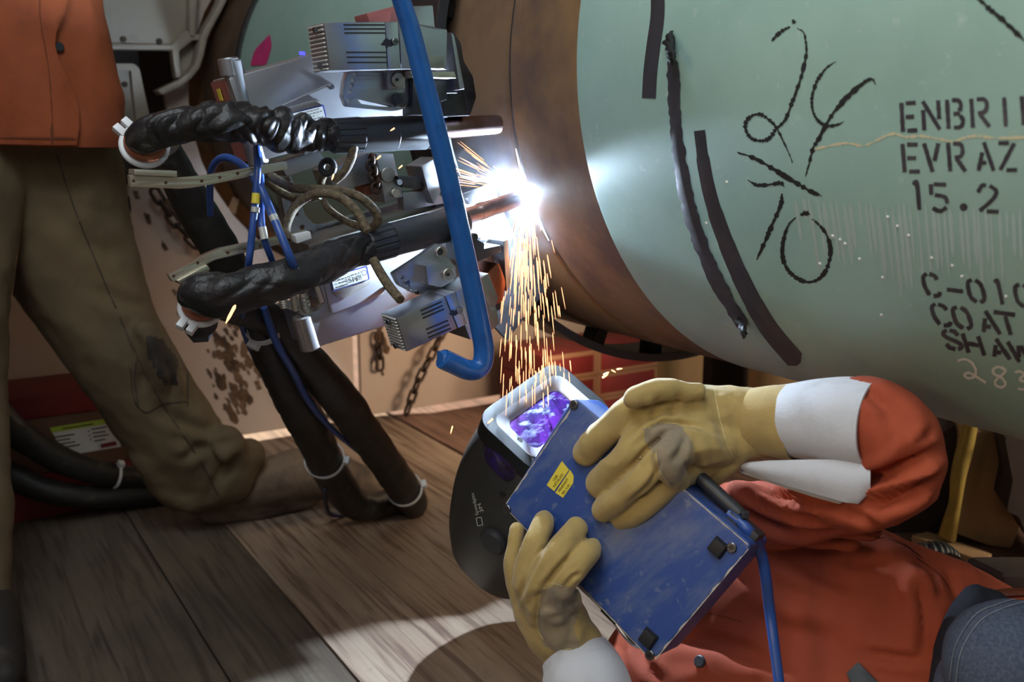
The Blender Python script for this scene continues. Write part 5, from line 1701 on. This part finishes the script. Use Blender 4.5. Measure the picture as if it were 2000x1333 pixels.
core2 = [pxchain([(30, -500, 60, 1.9), (30, -380, 60, 1.92)]), pxchain([(30, -300, 120, 1.92), (40, 0, 120, 1.93), (40, 240, 115, 1.95)]), pxchain([(90, 320, 90, 2.0), (200, 640, 70, 2.06), (415, 960, 40, 2.22)]), pxchain([(-40, 320, 90, 1.9), (-62, 760, 60, 1.75), (-42, 1200, 40, 1.63)])]
blob('body', core2, .012, M['skin'], ma, 3)
# jacket: flat hem, open placket
secs = []
NJ = 96
JC = P(18, 282, 1.90)
for k in range(46):
    f = k / 45
    z = f * .72
    c = JC + ZZ * z + RT * (.0 - .01 * f)
    row = []
    for a in range(NJ):
        th = 2 * PI * a / NJ
        rx, ry = .205 - .01 * f, .135
        q = c + RT * rx * math.cos(th) + np.array([0, 1, 0]) * ry * math.sin(th)
        w = 1 + .05 * (1 - f * .6) * math.sin(5 * th + 2.2 * mnoise.noise(Vector((z * 3, math.cos(th), math.sin(th))))) * .35
        nz = mnoise.noise(Vector((math.cos(th) * 2.2, math.sin(th) * 2.2, z * 5))) * .010 + (1 - abs(mnoise.noise(Vector((math.cos(th) * 1.4 + 7, math.sin(th) * 1.4, z * 9)))) * 2.4) * .007
        q = c + (q - c) * (w + nz / .17)
        if k < 2: q = c + (q - c) * (1 if k else .985)
        row.append(q + ZZ * (-.006 * math.cos(th) if k < 3 else 0))
    secs.append(row)
mj = loft('jacket', secs, M['jacket2'], ma)
msf = surf_of(mj)
fl_edge = [(128, -30), (126, 0), (116, 30), (106, 62), (104, 90), (110, 115), (124, 150), (138, 185), (147, 215), (149, 250), (143, 282)]
V, Fc = decal_vf([(-60, -30)] + fl_edge + [(100, 281), (40, 280), (-60, 280)], msf, .013, 12)
V2 = [np.array(v) - (np.array(v) - CAM) * 0 for v in V]
mesh('front_flap', V, Fc, M['jacket2'], ma, smooth='all')
mb = MB()
mb.add(*ribbon_vf([(78, -20), (80, 60), (92, 150), (100, 278)], 1.8, msf, .0142, 10, .3))
mb.add(*ribbon_vf([(-20, 268), (40, 268), (100, 269), (143, 271)], 1.8, msf, .0142, 10, .3))
mb.build('stitching', mat('brown_thread', (110, 58, 34), .9), ma)
c = msf(114, 92, .002); n_ = msf(114, 92, .016) - c; n_ /= np.linalg.norm(n_)
rod('snap_button', c, c + n_ * .005, .0085, M['black'], ma, 24, bev=.0015)

# ================================================================ cartons, hoses and chains at the back
def carton(label, a0, a1, z0, z1, t, dp, m, group=None, tape=True):
    o = thing('carton', WP((a0 + a1) / 2, z0, t + dp / 2), label, 'carton', group)
    box('box', WP((a0 + a1) / 2, (z0 + z1) / 2, t + dp / 2), NN * (a1 - a0) / 2, AX * dp / 2, ZZ * (z1 - z0) / 2, m, o, .004)
    if tape:
        for zz in (z0 + .004, z1 - .004):
            box('edge_tape', WP((a0 + a1) / 2, zz, t - .0005), NN * (a1 - a0) / 2, AX * .0012, ZZ * .0065, M['tape_tan'], o, 0)
        for aa in (a0 + .005, a1 - .005):
            box('edge_tape', WP(aa, (z0 + z1) / 2, t - .0005), NN * .0065, AX * .001, ZZ * (z1 - z0) / 2, M['tape_tan'], o, 0)
    return o


TCt = 2.36
am, zs = wa(1166, 732, TCt)
al, _ = wa(1066, 700, TCt)
ar, _ = wa(1284, 700, TCt)
names = [['red carton at the bottom left of the stack behind the pipe', 'red carton in the left column of the stack, above the floor carton', 'red carton at the top left of the stack behind the pipe'],
         ['red carton at the bottom right of the stack, by the tan post', 'red carton in the right column of the stack, middle one', 'red carton at the top right of the stack, just under the pipe']]
hh = zs / 2
for ci, (a0, a1) in enumerate(((al, am - .002), (am + .002, ar))):
    for ri, (z0, z1) in enumerate(((0, hh), (hh + .001, zs - .001), (zs, zs + hh))):
        carton(names[ci][ri], a0, a1, z0, z1, TCt, .26, M['carton_red'], 'red cartons behind the pipe')

# cartons at the left, under the hoses
tL = 2.40
a0, _ = wa(-120, 900, tL); a1, _ = wa(262, 890, tL)
zb = wa(262, 897, tL)[1]; zt = wa(225, 800, tL)[1]
carton('dark red carton lying on the floor under the labelled brown carton', a0, a1 + .10, 0, zb - .001, tL, .25, M['carton_red'], tape=False)
cb_ = carton('brown carton with a white shipping label and lime header, behind the standing worker', a0, a1, zb, zt, tL, .25, M['carton_brown'], tape=False)
ls_ = lambda x, y, off: PT(x, y, tL - off)
mesh('shipping_label', [ls_(x, y, .001) for x, y in ((97, 836), (222, 816), (236, 873), (126, 891))], [(0, 1, 2, 3)], M['paper'], cb_)
mesh('label_header', [ls_(x, y, .0018) for x, y in ((97, 836), (222, 816), (225, 826), (101, 846))], [(0, 1, 2, 3)], M['lime'], cb_)
mb = MB()
for x, y, w in ((105, 854, 40), (107, 861, 30), (110, 868, 36), (112, 875, 44), (178, 838, 30), (180, 846, 26), (182, 853, 30), (184, 861, 22), (172, 842, 3), (173, 850, 3), (175, 858, 3), (122, 837, 60)):
    mb.add([ls_(px, py, .0024) for px, py in ((x, y), (x + w, y - w * .16), (x + w + .4, y - w * .16 + 2.2), (x + .4, y + 2.2))], [(0, 1, 2, 3)])
mb.build('print', M['ink'], cb_)
mesh('red_print', [ls_(x, y, .0024) for x, y in ((196, 868), (226, 862), (229, 870), (198, 876))], [(0, 1, 2, 3)], M['carton_red'], cb_)
carton('flat dark red carton on top of the brown labelled carton', a0, a1 - .07, zt + .001, zt + .05, tL + .01, .22, M['carton_red'], tape=False)
cable('floor_hose', 'dusty dark hose bundle sagging past the cartons at the left, upper of two', 'hose', [(-60, 730, 26, 2.10), (-10, 800, 26, 2.14), (40, 850, 27, 2.18), (110, 895, 26, 2.22), (190, 924, 24, 2.27), (270, 934, 22, 2.33), (350, 936, 21, 2.40), (420, 930, 20, 2.48)], M['sheath'], 'floor hoses at the left', fn=sheath_fn(9), sides=24)
cable('floor_hose', 'dusty dark hose bundle lying on the floor at the left, lower of two', 'hose', [(-60, 900, 26, 2.18), (20, 930, 26, 2.2), (90, 958, 24, 2.22), (180, 972, 22, 2.27), (270, 968, 21, 2.33), (350, 958, 20, 2.38), (420, 950, 18, 2.43)], M['sheath'], 'floor hoses at the left', fn=sheath_fn(13), sides=24)
ring_tie('cable_tie', 'white cable tie on the upper floor hose beside the labelled brown carton', (226, 930, 2.295), (245, 932, 2.31), (.2, -.9), .0275, .003)


def chain(label, path, t, pitch=.034):
    pts = catmull([PT(x, y, t) for x, y in path], 30)
    o = thing('chain', pts[-1], label, 'chain', 'chains on the wall')
    d = 0; last = pts[0]; acc = 0; k = 0
    spots = []
    for p in pts:
        acc += np.linalg.norm(p - last)
        if acc >= pitch: spots.append((p, p - last)); acc = 0
        last = p
    for i, (p, v) in enumerate(spots):
        v = v / (np.linalg.norm(v) + 1e-9)
        w = NN - v * (NN @ v); w /= np.linalg.norm(w)
        if i % 2: w = np.cross(v, w)
        L, R_ = pitch * .68, .011
        loop = []
        for a in np.linspace(0, 2 * PI, 25)[:-1]:
            cx, cy = math.cos(a), math.sin(a)
            loop.append(p + v * (math.copysign(L - R_, cx) + R_ * cx) + w * R_ * cy)
        loop.append(loop[0])
        V, Fc = tube_vf(loop, .0048, 8, False)
        mesh('link', V, Fc, M['iron'], o, smooth='all')
    return o


chain('rusty chain hanging down beside the hem of the orange jacket', [(238, 262), (238, 330), (243, 400), (252, 480)], TW - .05)
chain('rusty chain slanting down behind the upper hose bracket', [(292, 358), (340, 432), (404, 500)], TW - .04)
chain('rusty chain near the floor behind the pair of hanging hoses', [(584, 730), (600, 768), (630, 808), (668, 850)], TW - .06)
chain('rusty chain slanting down to the wall base right of the carriage', [(872, 632), (845, 690), (818, 742), (794, 806)], TW - .06)
chain('short faint chain on the wall below the silver drive box', [(741, 640), (742, 710)], TW - .02)

# tan post and dark clutter under the pipe
q = P(1328, 720, 2.75)
o = thing('timber_post', np.array([q[0], q[1], 0]), 'round tan timber post under the pipe, right of the red cartons', 'post')
rod('trunk', np.array([q[0], q[1], 0.]), np.array([q[0], q[1], .62]), 44 * 2.75 / FPX, M['timber'], o, 40, bev=.004)
q = P(1420, 720, 3.0)
o = box('equipment_crate', np.array([q[0] + .02, q[1] + .3, .31]), NN * .12, AX * .12, ZZ * .31, M['dark_cloth'], None, .01)
tag(o, 'dark reddish crate in shadow under the pipe beside the tan post', 'crate')
q = P(1520, 745, 3.0)
o = thing('timber_post', np.array([q[0], q[1], 0]), 'pale timber post under the pipe, partly hidden by the upper glove', 'post')
rod('trunk', np.array([q[0], q[1], 0.]), np.array([q[0], q[1], .56]), .09, M['timber'], o, 40, bev=.004)


def upright(name, label, cat, poly, d, th, m, bev=.008, r=6):
    """a block standing on the floor, outline traced at its own distance"""
    o = extrude(name, [P(x, y, d) for x, y in rnd(poly, r)], [], np.array([.25, .97, 0]) * th, m, None, bev=bev)
    return tag(o, label, cat)


fx = lambda x, y: depth(FL(x, y))
upright('timber_block', 'pale rough timber cribbing block standing on the floor under the pipe at the right', 'timber block', [(1884, 840), (1972, 850), (1976, 985), (1992, 1030), (1976, 1072), (1930, 1066), (1858, 1040), (1880, 960)], 2.12, .2, M['timber'], .01, 8)
o = pipe_ = tube('sling_strap', [P(x, y, d) for x, y, d in ((1896, 830, 2.06), (1884, 880, 2.06), (1872, 930, 2.06), (1866, 980, 2.07), (1858, 1015, 2.08), (1850, 1050, 2.10))], [.011, .013, .012, .01, .012, .014], M['sling'], None, 16, 8, lambda i, s, th: .35 * math.cos(2 * th))
tag(o, 'dirty yellow webbing sling hanging beside the pale timber block', 'sling')
upright('skid_block', 'dark timber skid block behind the elbow of the orange sleeve', 'timber block', [(1740, 900), (1866, 830), (1876, 880), (1862, 1000), (1840, 1062), (1720, 1050)], 2.2, .3, M['dark_cloth'], .01)
upright('skid_block', 'dark skid block at the right edge beside the pale timber block', 'timber block', [(1962, 856), (2100, 860), (2100, 1070), (2010, 1062), (1990, 1010), (1966, 1000), (1978, 940)], 2.0, .3, M['dark_cloth'], .01)
o = extrude('plank', [FL(1780, 1046, .02), FL(1812, 1038, .02), FL(1938, 1082, .02), FL(1918, 1096, .02)], [], -ZZ * .018, M['timber'], None, bev=.003)
tag(o, 'thin tan plank lying on the floor in front of the pale timber block', 'plank')
cl = pxtube('corrugated_hose', [(1780, 1096, 22, 1.42), (1806, 1084, 23, 1.40), (1836, 1082, 22, 1.40), (1860, 1094, 18, 1.42)], M['black'], None, n=30, sides=24, fn=lambda i, s, th: .10 * math.sin(s * 1100))
tag(cl, 'short black corrugated hose showing over the shoulder of the orange jacket', 'hose')
V_ = MB()
o = thing('bead_chain', P(1895, 1120, 1.3), 'thin dark bead chain lying over the edge of the orange jacket hip', 'chain')
for i, p in enumerate(catmull([P(1856, 1086, 1.38), P(1880, 1098, 1.34), P(1905, 1122, 1.30), P(1928, 1152, 1.28)], 7)):
    mesh('bead', *ball_vf(p, .0042, 6), M['iron'], o, smooth='all')
o = box('leather_pouch', P(1985, 1135, 1.3), RT * .045, UP * .022, FW * .05, M['dark_cloth'], None, .012, 3)
tag(o, 'dark brown leather pouch at the right edge above the blue denim', 'pouch')
o = pxtube('leather_belt', [(1926, 1168, 9, 1.16), (1960, 1160, 10, 1.15), (2010, 1158, 10, 1.15), (2060, 1160, 10, 1.15)], mat('brown_belt_leather', (110, 58, 40), .5, bump=(60, .2, .001)), None, fn=lambda i, s, th: .5 * math.cos(2 * th) )
tag(o, 'brown leather belt strip above the blue denim at the right edge', 'belt')

# ================================================================ the arc, its sparks and smoke
ARC = 60000.
A0 = SP(1028, 383, -.0022)
arc = thing('welding_arc', A0, 'blinding blue-white welding arc between the lower nozzle and the weld seam', 'welding arc')
M['arc'] = mat('arc_plasma', (255, 255, 255), .5, emit=((206, 230, 255), ARC))
V, Fc = ball_vf(A0, .0065, 7)
mesh('plasma', V, Fc, M['arc'], arc, smooth='all')
# hot metal glowing along the seam on both sides of the arc
M['hot'] = mat('glowing_weld_metal', (255, 255, 255), .5, emit=((205, 225, 255), 7.))
V, Fc = [], []
tha = math.atan2((A0 - PC)[2], (A0 - PC) @ NN)
for i in range(41):
    f = (i - 20) / 20
    th = tha + f * .16
    w = .0045 * (1 - f * f) + .0004
    V += [pipe_pt(TS - w, th, PR + .0008), pipe_pt(TS, th, PR + .002 * (1 - f * f) + .001), pipe_pt(TS + w, th, PR + .0008)]
    if i:
        k = 3 * i
        Fc += [(k - 3, k - 2, k + 1, k), (k - 2, k - 1, k + 2, k + 1)]
mesh('molten_seam', V, Fc, M['hot'], arc, smooth='all')

M['spark'] = mat('glowing_spark', (255, 190, 130), .5, emit=((255, 140, 70), 2.))
M['spark_hot'] = mat('white_hot_spark', (255, 200, 150), .5, emit=((255, 180, 124), 2.4))


def sliver(mb, a, b, r):
    """a thin drop of glowing metal"""
    V, Fc = tube_vf([a, a + (b - a) * .12, a + (b - a) * .7, b], [r * .35, r, r * .9, r * .25], 6)
    mb.add(V, Fc)


mb = MB()
r_ = random.Random(21)
G = np.array([0, 0, -9.8])
nsp = 0
while nsp < 230:
    f = r_.random() ** 1.15                                         # how far down it has fallen
    y = 400 + 370 * f
    half = 14 + 66 * f
    x = 1024 + 24 * f + r_.gauss(0, .55) * half
    # the dense sheaf near the arc leans to the left
    if f < .5 and r_.random() < .6: x -= r_.random() * 50 * f
    d = 1.43 + r_.uniform(-.07, .03)
    p = P(x, y, d)
    if not 950 < x < 1150: continue
    lean = (x - 1028) / (y - 340) * (.75 - .3 * f)
    v = RT * lean - ZZ + FW * r_.uniform(-.1, .1)
    v /= np.linalg.norm(v)
    L = r_.uniform(.014, .042) * (1 if f > .3 else 1.3)
    q = p + v * L
    c_ = q - PC
    if np.linalg.norm(c_ - AX * (c_ @ AX)) < PR + .01: continue
    sliver(mb, p, q, .0005 if r_.random() < .8 else .0008)
    nsp += 1
for i in range(26):
    a = r_.uniform(2.35, 3.0) if r_.random() < .8 else r_.uniform(2.2, 3.05)
    r0, L = r_.uniform(25, 110), r_.uniform(25, 75)
    d0 = r_.uniform(-.02, .03)
    x0, y0 = 1020 + r0 * math.cos(a), 378 - r0 * math.sin(a)
    x1, y1 = 1020 + (r0 + L) * math.cos(a), 378 - (r0 + L) * math.sin(a) + 3
    sliver(mb, P(x0, y0, 1.425 - r0 * .0003 + d0), P(x1, y1, 1.425 - (r0 + L) * .0003 + d0), .0005)
o = mb.build('spark_shower', M['spark_hot'], None)
tag(o, 'shower of glowing sparks spraying from the arc and falling towards the helmet', 'sparks', kind='stuff')
for x0, y0, x1, y1, d, r, lb_ in ((460, 596, 441, 632, 1.12, .0016, 'large bright spark under the lower leather sleeve'),
                                  (1176, 739, 1188, 731, 1.2, .0011, 'lower spark of the close pair in front of the red cartons'), (1178, 733, 1190, 727, 1.2, .0011, 'upper spark of the close pair in front of the red cartons'),
                                  (1204, 722, 1216, 720, 1.2, .001, 'spark furthest right in front of the red cartons'), (1194, 723, 1203, 728, 1.2, .0008, 'small spark in front of the red cartons'),
                                  (884, 832, 880, 848, 1.3, .0008, 'lone faint spark left of the helmet above the planks'), (963, 818, 952, 828, 1.3, .001, 'spark at the left corner of the visor frame'),
                                  (771, 250, 762, 256, 1.16, .0008, 'spark in front of the upper torch barrel'), (744, 304, 735, 312, 1.2, .001, 'spark below the upper torch barrel'), (786, 323, 778, 330, 1.2, .0008, 'spark above the cross block of the carriage'),
                                  (652, 340, 648, 352, 1.2, .0008, 'spark on the black clip of the tan cable')):
    m_ = MB(); sliver(m_, P(x0, y0, d), P(x1, y1, d), r * 1.25)
    tag(m_.build('spark', M['spark_hot'], None), lb_, 'spark', 'stray sparks')


def smoke(name, label, c, rad, dens, scale, seed, col=(.8, .86, 1)):
    V, Fc = ball_vf(np.zeros(3), 1., 10)
    V = [c + RT * v[0] * rad[0] + UP * v[2] * rad[1] + FW * v[1] * rad[2] for v in V]
    m = bpy.data.materials.new(name + '_haze')
    m.use_nodes = True
    nt = m.node_tree
    nt.nodes.clear()
    out = nt.nodes.new('ShaderNodeOutputMaterial')
    vs = nt.nodes.new('ShaderNodeVolumeScatter')
    vs.inputs['Color'].default_value = (*col, 1)
    vs.inputs['Anisotropy'].default_value = .1
    tc = nt.nodes.new('ShaderNodeTexCoord')
    no = nt.nodes.new('ShaderNodeTexNoise')
    no.inputs['Scale'].default_value = scale; no.inputs['Detail'].default_value = 5; no.inputs['Distortion'].default_value = 1.6
    mp = nt.nodes.new('ShaderNodeMapping'); mp.inputs['Location'].default_value = (seed, seed, seed)
    nt.links.new(tc.outputs['Object'], mp.inputs[0]); nt.links.new(mp.outputs[0], no.inputs['Vector'])
    mr = nt.nodes.new('ShaderNodeMapRange'); mr.inputs[1].default_value = .45; mr.inputs[2].default_value = .75; mr.inputs[3].default_value = .06
    nt.links.new(no.outputs[0], mr.inputs[0])
    # fades to nothing at the edge of the puff
    g = nt.nodes.new('ShaderNodeTexGradient'); g.gradient_type = 'SPHERICAL'
    mg = nt.nodes.new('ShaderNodeMapping')
    rr = max(rad)
    mg.vector_type = 'POINT'
    mg.inputs['Location'].default_value = (0, 0, -rr / rr * 0 - (rad[1] * UP[2] + 0) / rr)
    mg.inputs['Scale'].default_value = (1 / rr, 1 / rr, 1 / rr)
    nt.links.new(tc.outputs['Object'], mg.inputs[0]); nt.links.new(mg.outputs[0], g.inputs[0])
    mu = nt.nodes.new('ShaderNodeMath'); mu.operation = 'MULTIPLY'
    nt.links.new(mr.outputs[0], mu.inputs[0]); nt.links.new(g.outputs[1], mu.inputs[1])
    m2 = nt.nodes.new('ShaderNodeMath'); m2.operation = 'MULTIPLY'; m2.inputs[1].default_value = dens
    nt.links.new(mu.outputs[0], m2.inputs[0]); nt.links.new(m2.outputs[0], vs.inputs['Density'])
    nt.links.new(vs.outputs[0], out.inputs['Volume'])
    o = mesh(name, V, Fc, m)
    return tag(o, label, 'smoke', kind='stuff')


smoke('smoke', 'thin blue-lit welding smoke round the arc', P(985, 385, 1.40), (.10, .13, .07), .9, 22, 1.)
